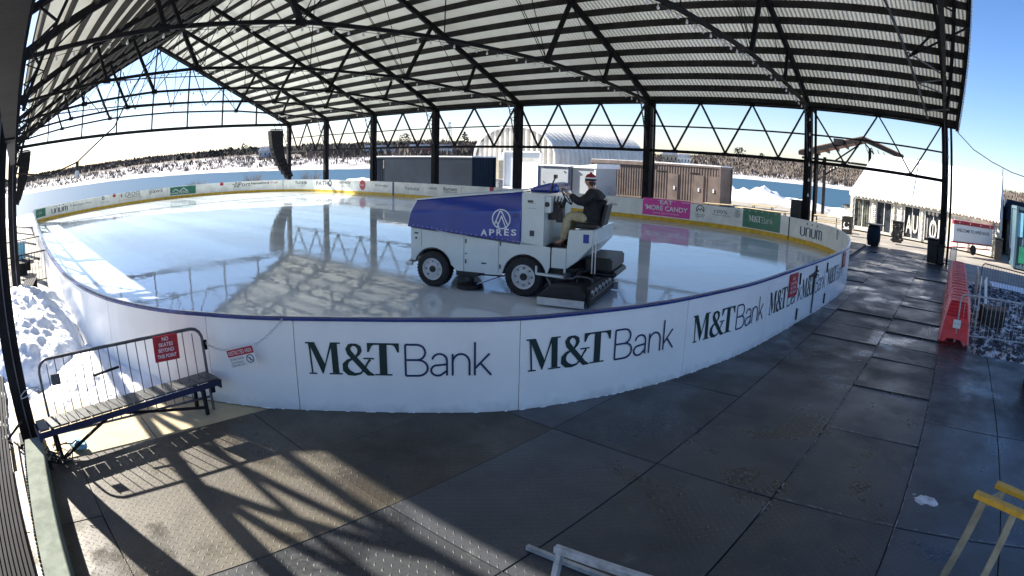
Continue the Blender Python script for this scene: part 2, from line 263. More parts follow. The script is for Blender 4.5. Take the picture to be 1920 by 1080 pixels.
# ------------------------------------------------------------------ mesh helpers
class MB:
    def __init__(s): s.v = []; s.f = []
    def add(s, vs, fs):
        o = len(s.v); s.v += [tuple(p) for p in vs]; s.f += [tuple(i + o for i in f) for f in fs]; return s
    def box(s, c, size, rz=0, rot=None):
        x, y, z = (k / 2 for k in size)
        vs = [Vector((a * x, b * y, d * z)) for a in (-1, 1) for b in (-1, 1) for d in (-1, 1)]
        m = rot if rot is not None else Matrix.Rotation(rz, 3, 'Z')
        vs = [m @ p + Vector(c) for p in vs]
        return s.add(vs, [(0, 1, 3, 2), (4, 6, 7, 5), (0, 4, 5, 1), (2, 3, 7, 6), (0, 2, 6, 4), (1, 5, 7, 3)])
    def bb(s, x0, x1, y0, y1, z0, z1):
        return s.box(((x0 + x1) / 2, (y0 + y1) / 2, (z0 + z1) / 2), (x1 - x0, y1 - y0, z1 - z0))
    def bar(s, a, b, w, h=None, up=(0, 0, 1)):
        a = Vector(a); b = Vector(b); d = b - a; L = d.length
        if L < 1e-6: return s
        d.normalize(); u = Vector(up)
        if abs(d.dot(u)) > 0.97: u = Vector((0, 1, 0))
        x = d.cross(u).normalized(); z = x.cross(d)
        m = Matrix((x, d, z)).transposed()
        return s.box((a + b) / 2, (w, L, h or w), rot=m)
    def tube(s, pts, r, n=6, cap=True):
        pts = [Vector(p) for p in pts]; rings = []
        rr = r if isinstance(r, (list, tuple)) else [r] * len(pts)
        pu = None; o = len(s.v)
        for i, p in enumerate(pts):
            d = (pts[min(i + 1, len(pts) - 1)] - pts[max(i - 1, 0)])
            if d.length < 1e-9: d = Vector((0, 0, 1))
            d.normalize()
            u = pu if pu else (Vector((0, 0, 1)) if abs(d.z) < 0.9 else Vector((1, 0, 0)))
            x = d.cross(u)
            if x.length < 1e-5: x = d.cross(Vector((1, 0, 0)))
            x.normalize(); y = x.cross(d).normalized(); pu = y
            for k in range(n):
                a = 2 * math.pi * k / n
                s.v.append(tuple(p + (x * math.cos(a) + y * math.sin(a)) * rr[i]))
        for i in range(len(pts) - 1):
            for k in range(n):
                a = o + i * n + k; b = o + i * n + (k + 1) % n
                s.f.append((a, b, b + n, a + n))
        if cap:
            s.f.append(tuple(o + k for k in range(n))[::-1]); e = o + (len(pts) - 1) * n
            s.f.append(tuple(e + k for k in range(n)))
        return s
    def cyl(s, a, b, r0, r1=None, n=12): return s.tube([a, b], [r0, r1 if r1 is not None else r0], n)
    def lathe(s, prof, c=(0, 0, 0), axis='z', n=20, caps=True):
        o = len(s.v)
        for (r, h) in prof:
            for k in range(n):
                a = 2 * math.pi * k / n; x, y = r * math.cos(a), r * math.sin(a)
                p = (x, y, h) if axis == 'z' else (x, h, y) if axis == 'y' else (h, x, y)
                s.v.append((p[0] + c[0], p[1] + c[1], p[2] + c[2]))
        for i in range(len(prof) - 1):
            for k in range(n):
                a = o + i * n + k; b = o + i * n + (k + 1) % n; s.f.append((a, b, b + n, a + n))
        if not caps: return s
        s.f.append(tuple(o + k for k in range(n))[::-1]); e = o + (len(prof) - 1) * n; s.f.append(tuple(e + k for k in range(n)))
        return s
    def prism(s, poly, y0, y1, ax='y', y0b=None):
        """polygon in xz extruded along y (or in xy along z, or in yz along x)"""
        n = len(poly)
        def P(a, b, t): return (a, t, b) if ax == 'y' else (a, b, t) if ax == 'z' else (t, a, b)
        vs = [P(a, b, y0) for a, b in poly] + [P(a, b, y1) for a, b in poly]
        fs = [tuple(range(n)), tuple(range(n, 2 * n))[::-1]] + [(i, (i + 1) % n, n + (i + 1) % n, n + i) for i in range(n)]
        return s.add(vs, fs)
    def ball(s, c, r, n=8, m=6, sc=(1, 1, 1)):
        pr = [(max(1e-4, r * math.sin(math.pi * i / m)), -r * math.cos(math.pi * i / m)) for i in range(m + 1)]
        t = MB().lathe(pr, n=n)
        return s.add([(p[0] * sc[0] + c[0], p[1] * sc[1] + c[1], p[2] * sc[2] + c[2]) for p in t.v], t.f)
    def islands(s):
        par = list(range(len(s.v)))
        def f(a):
            while par[a] != a: par[a] = par[par[a]]; a = par[a]
            return a
        for fc in s.f:
            a = f(fc[0])
            for q in fc[1:]:
                b = f(q)
                if a != b: par[b] = a
        g = {}
        for fc in s.f: g.setdefault(f(fc[0]), []).append(fc)
        out = []
        for fs in g.values():
            ix = sorted({q for fc in fs for q in fc}); mp = {q: i for i, q in enumerate(ix)}; m = MB(); m.v = [s.v[q] for q in ix]; m.f = [tuple(mp[q] for q in fc) for fc in fs]; out.append(m)
        return out
    def build(s, name, mt, parent=None, smooth=False, origin=None, bevel=0, **tags):
        if name in SPLIT and parent is not None:
            r = None
            for m in s.islands(): m.__class__ = MB; r = m._build(SPLIT[name] or name, mt, parent, smooth, origin, bevel, **tags)
            return r
        return s._build(name, mt, parent, smooth, origin, bevel, **tags)
    def _build(s, name, mt, parent=None, smooth=False, origin=None, bevel=0, **tags):
        me = bpy.data.meshes.new(name)
        org = Vector(origin) if origin is not None else (parent_world(parent) if is_w(parent) else Vector((0, 0, 0)))
        me.from_pydata([tuple(Vector(p) - org) for p in s.v], [], s.f)
        bm = bmesh.new(); bm.from_mesh(me); bmesh.ops.recalc_face_normals(bm, faces=bm.faces)
        if bevel: bmesh.ops.bevel(bm, geom=list(bm.edges), offset=bevel, segments=1, affect='EDGES', clamp_overlap=True)
        bm.to_mesh(me); bm.free()
        if smooth:
            for p in me.polygons: p.use_smooth = True
            try: me.set_sharp_from_angle(angle=R(40))
            except Exception: pass
        me.materials.append(mt)
        o = bpy.data.objects.new(name, me); COL.objects.link(o)
        if parent is not None: o.parent = parent
        elif origin is not None: o.location = org
        for k, v in tags.items(): o[k] = v
        return o
def is_w(p):
    while p is not None:
        if p.get('_w'): return True
        p = p.parent
    return False
def parent_world(p):
    o = Vector((0, 0, 0))
    while p is not None: o += p.location; p = p.parent
    return o
def thing(name, label, cat, loc=(0, 0, 0), rz=0, group=None, world=False):
    """Empty at the base of a thing. world=True: its parts are written in world coordinates."""
    o = bpy.data.objects.new(name, None); COL.objects.link(o); o.location = loc; o.rotation_euler = (0, 0, rz)
    o.empty_display_size = 0.2
    o['label'] = label; o['category'] = cat
    if group: o['group'] = group
    if world: o['_w'] = 1
    return o
def tag(o, label, cat, group=None):
    o['label'] = label; o['category'] = cat
    if group: o['group'] = group
    return o
def copy_tree(o, parent=None, **kw):
    c = o.copy(); COL.objects.link(c); c.parent = parent
    for k, v in kw.items(): c[k] = v
    for ch in list(o.children): copy_tree(ch, c)
    return c
def fbm(x, y, z=0, o=4):
    return noise.fractal(Vector((x, y, z)), 0.8, 2.1, o)

# ---------- flat lettering
_txt_cache = {}
def text2d(body, bold=0.0, font=None):
    key = (body, bold)
    if key in _txt_cache: return _txt_cache[key]
    cu = bpy.data.curves.new('lettering', 'FONT'); cu.body = body; cu.size = 1.0; cu.resolution_u = 3; cu.fill_mode = 'FRONT'; cu.offset = bold
    ob = bpy.data.objects.new('lettering', cu); COL.objects.link(ob)
    bpy.context.view_layer.update()
    dg = bpy.context.evaluated_depsgraph_get(); me = bpy.data.meshes.new_from_object(ob.evaluated_get(dg))
    vs = [(v.co.x, v.co.y) for v in me.vertices]; fs = [tuple(p.vertices) for p in me.polygons]
    bpy.data.objects.remove(ob); bpy.data.curves.remove(cu); bpy.data.meshes.remove(me)
    if vs:
        x0 = min(v[0] for v in vs); x1 = max(v[0] for v in vs); y0 = min(v[1] for v in vs); y1 = max(v[1] for v in vs)
        vs = [((a - x0) / (x1 - x0), (b - y0) / (y1 - y0)) for a, b in vs]; asp = (x1 - x0) / (y1 - y0)
    else: asp = 1
    _txt_cache[key] = (vs, fs, asp); return _txt_cache[key]
def strokes2d(lines, w, n=8):
    vs = []; fs = []
    for ln in lines:
        ww = w
        if isinstance(ln, dict): ww = ln['w']; ln = ln['p']
        ln = [Vector(p) for p in ln]; o = len(vs); k = len(ln)
        closed = (ln[0] - ln[-1]).length < 1e-6
        for i, p in enumerate(ln):
            a = ln[i - 1] if i > 0 else (ln[-2] if closed else p); b = ln[i + 1] if i < k - 1 else (ln[1] if closed else p)
            d1 = (p - a); d2 = (b - p)
            if d1.length < 1e-9: d1 = d2
            if d2.length < 1e-9: d2 = d1
            d1 = d1.normalized(); d2 = d2.normalized(); t = (d1 + d2)
            t = t.normalized() if t.length > 1e-6 else d1
            nn = Vector((-t.y, t.x)); cs = max(0.45, nn.dot(Vector((-d1.y, d1.x))))
            wi = (ww[i] if isinstance(ww, (list, tuple)) else ww) / 2 / cs
            vs += [tuple(p + nn * wi), tuple(p - nn * wi)]
        fs += [(o + 2 * i, o + 2 * i + 1, o + 2 * i + 3, o + 2 * i + 2) for i in range(k - 1)]
    return vs, fs
def arc(cx, cy, rx, ry, a0, a1, n=10):
    return [(cx + rx * math.cos(R(a0 + (a1 - a0) * i / n)), cy + ry * math.sin(R(a0 + (a1 - a0) * i / n))) for i in range(n + 1)]
# ================================================================== SETTING
def struct(o, **k): o['kind'] = 'structure'; return o
# ground sheet (pavement round the pavilion)
LAND = [(-67, -60), (60, -60), (90, 40), (60, 66), (20, 66), (-30, 66), (-46, 66), (-60, 50), (-64, 34), (-67, 5)]
b = MB(); b.add([(x, y, -0.09) for x, y in LAND], [tuple(range(len(LAND)))])
n0 = len(LAND); b.add([(x, y, -0.09) for x, y in LAND] + [(x * 1.03, y * 1.05, -3.6) for x, y in LAND], [(i, (i + 1) % n0, n0 + (i + 1) % n0, n0 + i) for i in range(n0)])
struct(b.build('ground', M['concrete']))
b = MB(); b.add([(-3000, -3000, -3.2), (3000, -3000, -3.2), (3000, 3000, -3.2), (-3000, 3000, -3.2)], [(0, 1, 2, 3)])
struct(b.build('river_water', M['water']))

def heightfield(x0, x1, y0, y1, nx, ny, f, name, mt, mask=None):
    b = MB(); vs = []; idx = {}
    for i in range(nx + 1):
        for j in range(ny + 1):
            x = x0 + (x1 - x0) * i / nx; y = y0 + (y1 - y0) * j / ny
            idx[i, j] = len(vs); vs.append((x, y, f(x, y)))
    fs = []
    for i in range(nx):
        for j in range(ny):
            q = (idx[i, j], idx[i + 1, j], idx[i + 1, j + 1], idx[i, j + 1])
            if mask and all(vs[k][2] < mask for k in q): continue
            fs.append(q)
    us = sorted({q for f_ in fs for q in f_}); mp = {q: i for i, q in enumerate(us)}; b.add([vs[q] for q in us], [tuple(mp[q] for q in f_) for f_ in fs]); return b.build(name, mt, smooth=True)
# snow field left of and behind the rink, and along the shore
def f_snow_left(x, y):
    e = min(1, max(0, (-7.6 - x) / 0.7)) * min(1, max(0, (3.2 - y) / .6))
    h = 0.02 + 0.08 * fbm(x * .9, y * .9, 3) + 0.07 * max(0, fbm(x * 2.6, y * 2.6, 1)) + 0.022 * fbm(x * 8, y * 8, 2)
    # big shovelled heap against the boards
    d = math.hypot((x + 13.2) / 3.3, (y - 0.1) / 1.5)
    h += max(0, 1 - d * d) ** 0.6 * (0.90 + 0.14 * fbm(x * 1.3, y * 1.3, 7) + 0.05 * fbm(x * 4, y * 4, 4))
    d2 = math.hypot((x + 9.9) / 1.5, (y - 1.3) / 0.9); h += max(0, 1 - d2 * d2) * 0.30
    d3 = math.hypot((x + 8.6) / 0.9, (y - 2.2) / 0.7); h += max(0, 1 - d3 * d3) * 0.22
    return -0.09 + (h + 0.03) * e
s = heightfield(-17.5, -7.5, -5, 3.2, 220, 180, f_snow_left, 'shovelled_snow', M['snow'], mask=-0.075); s['kind'] = 'stuff'
def f_snow_far(x, y):
    h = 0.22 * fbm(x * .25, y * .25, 5) + 0.06 * fbm(x * 1.3, y * 1.3, 5) + .02
    for (cx, cy, rx, ry, hh) in [(-46.5, 33.5, 5.5, 2.5, 1.5), (-58, 8, 2.4, 9, .5), (-24, 60, 2.5, 2, 1.2), (-20.5, 59, 4.0, 2.4, 1.55), (-17, 60, 3, 2, 1.1), (-13.6, 57, 2.6, 2, 1.0), (-8.4, 51, 2.2, 2, 1.0), (-36, 31.6, 3, 1.3, .7), (8.6, 37.5, 2.2, 3.5, .5)]:
        d = math.hypot((x - cx) / rx, (y - cy) / ry)
        if d < 1: h += (1 - d * d) ** 0.9 * hh * .82 * (0.85 + 0.35 * fbm(x, y, 3) + .15 * fbm(3 * x, 3 * y, 3))
    # swept area (pavement) round the far side and right of the rink
    sw = 1.0
    if -34 < x < 30 and 27 < y < 62: sw = 0
    if -34 < x < -4 and 62 <= y < 64: sw = (y - 62) / 2
    if x > -53 and -2 < y < 30 and x < 3: sw = 0
    return -0.11 + max(h * sw if sw > 0 else (h if h > .5 else 0), 0) + (.03 if sw > 0.5 else 0)
s = heightfield(-66, 30, -6, 66, 180, 150, f_snow_far, 'snow_cover', M['snow'], mask=-0.10); s['kind'] = 'stuff'
# dirty snow behind the barricades at right
def f_snow_right(x, y):
    e = min(1, max(0, (x - 1.25) / .25)) * min(1, max(0, (y - (12.9 + (x - 1.3) * -.35)) / .5)) * min(1, max(0, (24.5 - y) / .8)) * min(1, max(0, (7 - x) / .5))
    return -0.09 + e * (0.10 + 0.05 * fbm(x * 1.2, y * 1.2, 9) + 0.10 * max(0, fbm(x * 4, y * 4, 2)) + .05 * fbm(x * 10, y * 10, 1))
s = heightfield(1.2, 7.2, 12, 25, 110, 200, f_snow_right, 'trampled_snow', M['trampled'], mask=-0.085); s['kind'] = 'stuff'

# deck plates ---------------------------------------------------------------
deck = thing('steel_deck', 'dark steel and rubber plate deck laid around the near side of the rink', 'deck', (0, 0, 0), world=True)
deck['kind'] = 'structure'
del deck['category']
xs = [-6.72, -5.3, -3.91, -2.52, -1.16, 0.27, 1.72, 3.15, 4.6]
def yseams(i):
    if i < 2: return [-4.4, -2.0, 0.36, 2.94, 5.37, 7.8]
    if i == 2: return [-4.4, -2.0, 0.36, 2.94, 5.37, 7.8, 10.2, 12.4, 14.6, 17.0, 19.4, 21.8, 24.2, 26.6, 29.2, 31.6]
    if i == 3: return [-4.4, -2.0, 0.5, 2.94, 5.38, 7.2, 9.4, 10.75, 12.05, 13.4, 14.85, 16.1, 17.8, 19.2, 20.7, 22.3, 23.6, 24.9, 26.2, 27.5, 28.8, 30.1, 31.6]
    if i == 4: return [-4.4, -2.0, 0.5, 2.94, 5.39, 7.5, 9.4, 11.27, 12.3, 13.45, 15.0, 16.75, 18.3, 20.2, 21.5, 22.6, 23.9, 25.2, 26.5, 27.9, 29.2, 30.5, 31.8]
    return [-4.4, -2.0, 0.5, 2.94, 5.39, 8.43, 10.38, 12.9] if i < 7 else [-2, .5, 2.94, 5.39, 8.43, 10.4, 12]
def skew(x, y): return x + (0.028 * (y - 6) if y > 6 else 0.028 * (y - 6)) * (1 if x > -1.5 and x < 1 else .35)
k = 0
for i in range(len(xs) - 1):
    ys = yseams(i)
    for j in range(len(ys) - 1):
        x0, x1, y0, y1 = xs[i], xs[i + 1], ys[j], ys[j + 1]; g = 0.004 + rnd.random() * .005
        z = rnd.uniform(-0.004, 0.004) if y0 < 9 else rnd.uniform(-.012, .012); tilt = rnd.uniform(-.004, .004); tl2 = 0 if y0 < 9 else rnd.uniform(-.012, .016)
        c = [(skew(x0, y0) + g, y0 + g), (skew(x1, y0) - g, y0 + g), (skew(x1, y1) - g, y1 - g), (skew(x0, y1) + g, y1 - g)]
        zz = [z - tilt + tl2, z + tilt + tl2, z + tilt - tl2, z - tilt - tl2]
        vs = [(a[0], a[1], -0.05) for a in c] + [(a[0], a[1], zz[q] - .004) for q, a in enumerate(c)]
        c2 = [(c[0][0] + .002, c[0][1] + .002), (c[1][0] - .002, c[1][1] + .002), (c[2][0] - .002, c[2][1] - .002), (c[3][0] + .002, c[3][1] - .002)]
        vs += [(a[0], a[1], zz[q]) for q, a in enumerate(c2)]
        fs = [(0, 1, 5, 4), (1, 2, 6, 5), (2, 3, 7, 6), (3, 0, 4, 7), (4, 5, 9, 8), (5, 6, 10, 9), (6, 7, 11, 10), (7, 4, 8, 11), (8, 9, 10, 11)]
        mt = M['plate'] if (x1 < -3.8 and y1 < 5.6) else (M['plate_dark'] if y1 < 9.5 else M['mat_rubber'])
        MB().add(vs, fs).build('deck_plate', mt, deck)
# right-hand far lanes
for (x0, x1, y0, y1) in [(-6.0, -3.95, 25.4, 27.56), (-6.0, -3.95, 27.6, 29.7), (-6.0, -3.95, 29.74, 31.6), (-8.6, -6.04, 29.2, 31.6)]:
    MB().bb(x0, x1, y0, y1, -.05, 0).build('deck_plate', M['mat_rubber'], deck)
b = MB(); b.bb(-6.74, 4.7, -4.6, 24.9, -.085, -.052).bb(-13.4, -6.76, -4.6, -.71, -.085, -.052); struct(b.build('deck_bed', M['mat_rubber']))

# pale strips painted as highlights along the seams of the far lanes
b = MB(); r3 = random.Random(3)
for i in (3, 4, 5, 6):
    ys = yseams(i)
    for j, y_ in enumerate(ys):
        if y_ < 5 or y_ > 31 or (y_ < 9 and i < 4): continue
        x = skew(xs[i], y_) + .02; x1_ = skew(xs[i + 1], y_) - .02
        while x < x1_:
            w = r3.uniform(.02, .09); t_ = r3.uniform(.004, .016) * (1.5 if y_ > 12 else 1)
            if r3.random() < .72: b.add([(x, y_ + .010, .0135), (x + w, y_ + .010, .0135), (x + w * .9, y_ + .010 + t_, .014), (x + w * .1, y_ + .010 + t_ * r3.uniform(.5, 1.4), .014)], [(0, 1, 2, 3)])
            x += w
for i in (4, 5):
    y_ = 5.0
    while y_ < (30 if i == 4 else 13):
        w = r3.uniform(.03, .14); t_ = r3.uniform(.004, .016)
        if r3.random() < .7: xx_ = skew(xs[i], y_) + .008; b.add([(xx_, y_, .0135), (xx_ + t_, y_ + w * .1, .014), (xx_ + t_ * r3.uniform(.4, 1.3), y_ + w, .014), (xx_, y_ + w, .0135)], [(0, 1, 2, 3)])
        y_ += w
o = b.build('seam_highlight', M['seam_pale']); o['kind'] = 'stuff'

# plywood sheets under the bench
pw = thing('plywood_floor', 'tan plywood sheets lying in the sun under the bench', 'plywood', (-7.8, 1.2, 0), world=True)
MB().bb(-8.95, -6.745, -0.6, 1.55, -.055, -.012).build('plywood_sheet', M['ply'], pw, bevel=.003)
MB().bb(-8.95, -6.745, 1.565, 3.35, -.055, -.015).build('plywood_sheet', M['ply'], pw, bevel=.003)

# ================================================================== far shore
def interp(tab, a):
    for (a0, v0), (a1, v1) in zip(tab, tab[1:]):
        if a0 <= a <= a1: return v0 + (v1 - v0) * (a - a0) / (a1 - a0)
    return tab[0][1] if a < tab[0][0] else tab[-1][1]
top_el = [(-130, .6), (-100, .8), (-88, .72), (-82, .78), (-76, .82), (-70, .86), (-65, .9), (-60, .95), (-56, .85), (-52, 1.0), (-47, 1.15), (-42, 1.0), (-32, .7), (-26, .55), (-22, 1.0), (-18, 1.15), (-14, 1.05), (-10, 1.0), (-4, 1.1), (4, 1.4), (12, 1.5), (40, 1.2), (120, .8)]
mid_el = [(-130, .1), (-88, .05), (-80, .12), (-72, .3), (-66, .34), (-58, .1), (-50, .15), (-40, .1), (-26, -.1), (-20, -.2), (40, 0), (120, 0)]
shore_r = [(-130, 520), (-90, 470), (-76, 430), (-62, 330), (-50, 300), (-38, 330), (-20, 380), (0, 360), (40, 400), (120, 500)]
def shore_z(a, t):
    r0 = interp(shore_r, a)
    return r0
def ring(name, mt, prof, a0=-128, a1=118, n=300, smooth=True):
    """prof(a) -> list of (r, z)"""
    b = MB(); cols = []
    for i in range(n + 1):
        a = a0 + (a1 - a0) * i / n; p = prof(a); cols.append([(r * math.sin(R(a)), r * math.cos(R(a)), z) for r, z in p])
    m = len(cols[0]); vs = [p for c in cols for p in c]
    b.add(vs, [(i * m + j, (i + 1) * m + j, (i + 1) * m + j + 1, i * m + j + 1) for i in range(n) for j in range(m - 1)])
    return b.build(name, mt, smooth=smooth)
def bank_prof(a):
    r0 = interp(shore_r, a) + 10 * fbm(a * .35, 0, 1); e = R(interp(mid_el, a)); w = 90
    z1 = 3.1 + (r0 + w) * math.tan(e)
    return [(r0 - 14, -3.6), (r0, -2.9), (r0 + 5, -1.9), (r0 + 14, -1.5 + 0.5 * fbm(a, 2)), (r0 + 40, -1.5 + (z1 + 1.5) * .5 + .6 * fbm(a * 1.2, 5)), (r0 + w, z1 + .6 * fbm(a * .9, 9)), (r0 + w + 30, z1 - .4)]
struct(ring('snowy_bank', M['far_snow'], bank_prof))
def hill_prof(a):
    r0 = interp(shore_r, a) + 100; e1 = R(interp(mid_el, a)); e2 = R(interp(top_el, a) + .06 * fbm(a * .25, 3))
    z0 = 3.1 + r0 * math.tan(e1); r1 = r0 + 190; z1 = 3.1 + r1 * math.tan(e2)
    return [(r0 - 12, z0 - 3), (r0 + 5, z0 + .8), (r0 + 60, z0 + (z1 - z0) * .42 + fbm(a, 8)), (r0 + 120, z0 + (z1 - z0) * .75 + fbm(a, 6)), (r1, z1), (r1 + 80, z1 - 6)]
struct(ring('wooded_hill', M['hill'], hill_prof))

# far woods: one mass of leafless brush and crowns, one of evergreens
def woods(name, mt, picks, label):
    b = MB(); r = random.Random(hash(name) % 1000 if False else len(name))
    for (a0, a1, rr0, rr1, n, h0, h1, slim) in picks:
        for _ in range(n):
            a = r.uniform(a0, a1); t = r.random(); base = interp(shore_r, a); rad = base + rr0 + (rr1 - rr0) * t
            P = bank_prof(a) if rad < base + 100 else hill_prof(a)
            z = interp([(q[0], q[1]) for q in P], rad) - .3
            h = r.uniform(h0, h1); w = h * slim * r.uniform(.7, 1.3); x = rad * math.sin(R(a)); y = rad * math.cos(R(a))
            tx, ty = math.cos(R(a)), -math.sin(R(a))
            for q in range(3 if slim >= .8 else 2):
                an = r.uniform(0, 3.14); ux, uy = math.cos(an), math.sin(an)
                hh = h * r.uniform(.55, 1); ww = (w * .34 if slim >= .8 else w) * r.uniform(.5, 1); ox, oy = r.uniform(-w, w) * .5, r.uniform(-w, w) * .5; lean = r.uniform(-.25, .25) * hh; o = len(b.v)
                X, Y = x + ox, y + oy
                b.v += [(X - ux * ww * .15, Y - uy * ww * .15, z), (X - ux * ww * .5, Y - uy * ww * .5, z + hh * r.uniform(.35, .7)), (X + ux * lean, Y + uy * lean, z + hh), (X + ux * ww * .5, Y + uy * ww * .5, z + hh * r.uniform(.3, .65)), (X + ux * ww * .15, Y + uy * ww * .15, z)]
                b.f.append((o, o + 1, o + 2, o + 3, o + 4))
    o = b.build(name, mt); o['kind'] = 'stuff'; o['label'] = label; return o
woods('bare_woods', M['brush'], [(-100, -60, 110, 290, 7000, 1.5, 4.2, 1.0), (-60, -40, 60, 290, 5200, 2, 6.0, .9), (-40, -24, 100, 290, 1800, 1.5, 4, 1.0), (-24, 30, 14, 290, 13000, 1.2, 4.2, .9), (-100, -62, 14, 80, 2600, 1, 3.2, .8), (30, 60, 50, 280, 500, 4, 9, .7), (-62, -40, 16, 70, 600, 1, 3.4, .8)], 'bare brown woods covering the far shore')
woods('evergreen_woods', M['conifer'], [(-100, -62, 150, 290, 240, 2.5, 5.5, .7), (-72, -62, 100, 200, 60, 4, 7, .7), (-62, -42, 160, 290, 50, 3, 7, .7), (-24, 20, 200, 290, 16, 3, 6, .7), (-95, -64, 22, 60, 40, 1.5, 3.5, .6)], 'scattered dark evergreens on the far shore')

def far_tree(a, rad, h, w, mt, name, label, kindf, group=None):
    P = hill_prof(a) if rad > interp(shore_r, a) + 95 else bank_prof(a); z = interp(P, rad) - .2
    x, y = rad * math.sin(R(a)), rad * math.cos(R(a))
    t = thing(name, label, 'tree', (x, y, z), group=group)
    MB().cyl((0, 0, 0), (0, 0, h * .9), h * .022, h * .006, 6).build('trunk', M['bark'], t)
    b = MB(); r = random.Random(int(abs(a) * 100))
    for _ in range(150):
        f = r.random(); 
        if kindf == 'cone': zz = h * (.15 + .85 * f); rr = w * .5 * (1 - f) ** .8 * r.uniform(.3, 1.05) + .1
        else: zz = h * (.25 + .75 * f); rr = w * .5 * math.sin(math.pi * min(1, .15 + f * .85)) ** .6 * r.uniform(.2, 1.05)
        an = r.uniform(0, 6.283); s_ = h * .07 * r.uniform(.6, 1.4); c = Vector((rr * math.cos(an), rr * math.sin(an), zz))
        d1 = Vector((r.uniform(-1, 1), r.uniform(-1, 1), r.uniform(-.5, .5))).normalized() * s_; d2 = Vector((r.uniform(-1, 1), r.uniform(-1, 1), r.uniform(-1, 1))).normalized() * s_
        b.add([c - d1, c + d2, c + d1, c - d2], [(0, 1, 2, 3)])
    b.build('crown', mt, t); return t
G = 'tall trees standing out on the far shore'
far_tree(-67.0, 445, 8, 9, M['conifer'], 'evergreen_tree', 'left one of two broad dark evergreens on the far shore left of the hanging speaker', 'round', G)
far_tree(-65.7, 440, 9.5, 10, M['conifer'], 'evergreen_tree', 'right one of two broad dark evergreens on the far shore, nearer the hanging speaker', 'round', G)
far_tree(-45.2, 520, 12, 10, M['conifer'], 'evergreen_tree', 'dark evergreen rising above the trees just left of the arched metal building', 'cone', G)
far_tree(-19.9, 560, 13, 13, M['conifer'], 'evergreen_tree', 'round dark evergreen on the skyline over the brown hillside, largest one there', 'round', G)
far_tree(-17.8, 570, 8, 7, M['conifer'], 'evergreen_tree', 'small dark evergreen on the skyline just right of the largest one over the brown hillside', 'round', G)
far_tree(-12.6, 560, 8, 10, M['conifer'], 'evergreen_tree', 'low dark evergreen on the skyline behind the open timber shelter', 'round', G)
far_tree(-50.6, 500, 11, 15, M['brush'], 'bare_tree', 'tall grey bare tree on the far shore left of the lattice tower', 'round', G)
# bare trees at the right edge of the picture
for (x, y, h, lab) in [(15.5, 66, 8.5, 'bare brown tree beyond the tent at the right edge, nearer of the two'), (19.5, 74, 9.5, 'bare brown tree beyond the tent at the right edge, farther of the two')]:
    t = thing('bare_tree', lab, 'tree', (x, y, -.1), group='bare trees beyond the tent')
    MB().tube([(0, 0, 0), (.1, 0, h * .4), (0, .1, h * .8)], [.22, .15, .05], 7).build('trunk', M['bark'], t)
    b = MB(); r = random.Random(int(x))
    for q in range(46):
        an = r.uniform(0, 6.28); z0 = h * r.uniform(.2, .75); L = h * r.uniform(.18, .42)
        p0 = Vector((0, 0, z0)); d = Vector((math.cos(an), math.sin(an), r.uniform(.5, 1.4))).normalized(); p1 = p0 + d * L
        b.tube([p0, p1], [.05, .015], 4, cap=False)
        for w in range(7):
            d2 = (d + Vector((r.uniform(-.8, .8), r.uniform(-.8, .8), r.uniform(-.3, .6)))).normalized(); s_ = p0.lerp(p1, r.uniform(.35, 1)); b.tube([s_, s_ + d2 * L * .5], [.02, .006], 3, cap=False)
    b.build('crown', M['bark'], t)
# small bare bushes just beyond the far boards
for (x, y, h, n, lab) in [(-57.5, 27, 2.1, 60, 'leafless twiggy bush behind the left boards, just left of the hanging speaker'), (-58, 20.8, 2.0, 40, 'sparse leafless bush behind the left boards above the green banner'), (-53, 31.4, 2.3, 40, 'leafless bush between the two far-left columns')]:
    b = MB(); r = random.Random(n)
    for q in range(n):
        an = r.uniform(0, 6.28); d = Vector((math.cos(an) * .8, math.sin(an) * .8, r.uniform(.8, 1.8))).normalized(); L = h * r.uniform(.6, 1); e = d * L
        b.tube([(0, 0, 0), d * L * .5, e + Vector((0, 0, .1))], [.012, .01, .005], 3, cap=False)
        for w in range(3): b.tube([d * L * r.uniform(.4, .8), e + Vector((r.uniform(-.4, .4), r.uniform(-.4, .4), 0))], [.007, .004], 3, cap=False)
    o = b.build('bare_bush', M['brush'], None, origin=(0, 0, 0)); o.location = (x, y, -.1); tag(o, lab, 'bush', 'bare bushes beyond the rink')
# lattice tower on the skyline
t = thing('lattice_tower', 'thin metal lattice tower on the skyline left of the arched building', 'tower', (-46.6 and 640 * math.sin(R(-46.6)), 640 * math.cos(R(-46.6)), 3.1 + 640 * math.tan(R(1.0))))
b = MB(); hT = 24
for sx, sy in ((-1, -1), (1, -1), (1, 1), (-1, 1)): b.bar((sx * 2.6, sy * 2.6, 0), (sx * .5, sy * .5, hT), .4)
b.build('mast', M['grey_box'], t); b = MB()
for q in range(6):
    z0 = hT * q / 6; z1 = hT * (q + 1) / 6; w0 = 2.6 - 2.1 * q / 6; w1 = 2.6 - 2.1 * (q + 1) / 6
    b.bar((-w0, -w0, z0), (w1, -w1, z1), .25).bar((w0, -w0, z0), (-w1, -w1, z1), .25).bar((-w1, -w1, z1), (w1, -w1, z1), .25).bar((w0, -w0, z0), (w1, w1, z1), .25)
b.build('bracing', M['grey_box'], t)
b = MB()
for z_ in (15, 19, 23): b.bar((-3.4, 0, z_), (3.4, 0, z_), .35)
b.build('cross_arm', M['grey_box'], t)
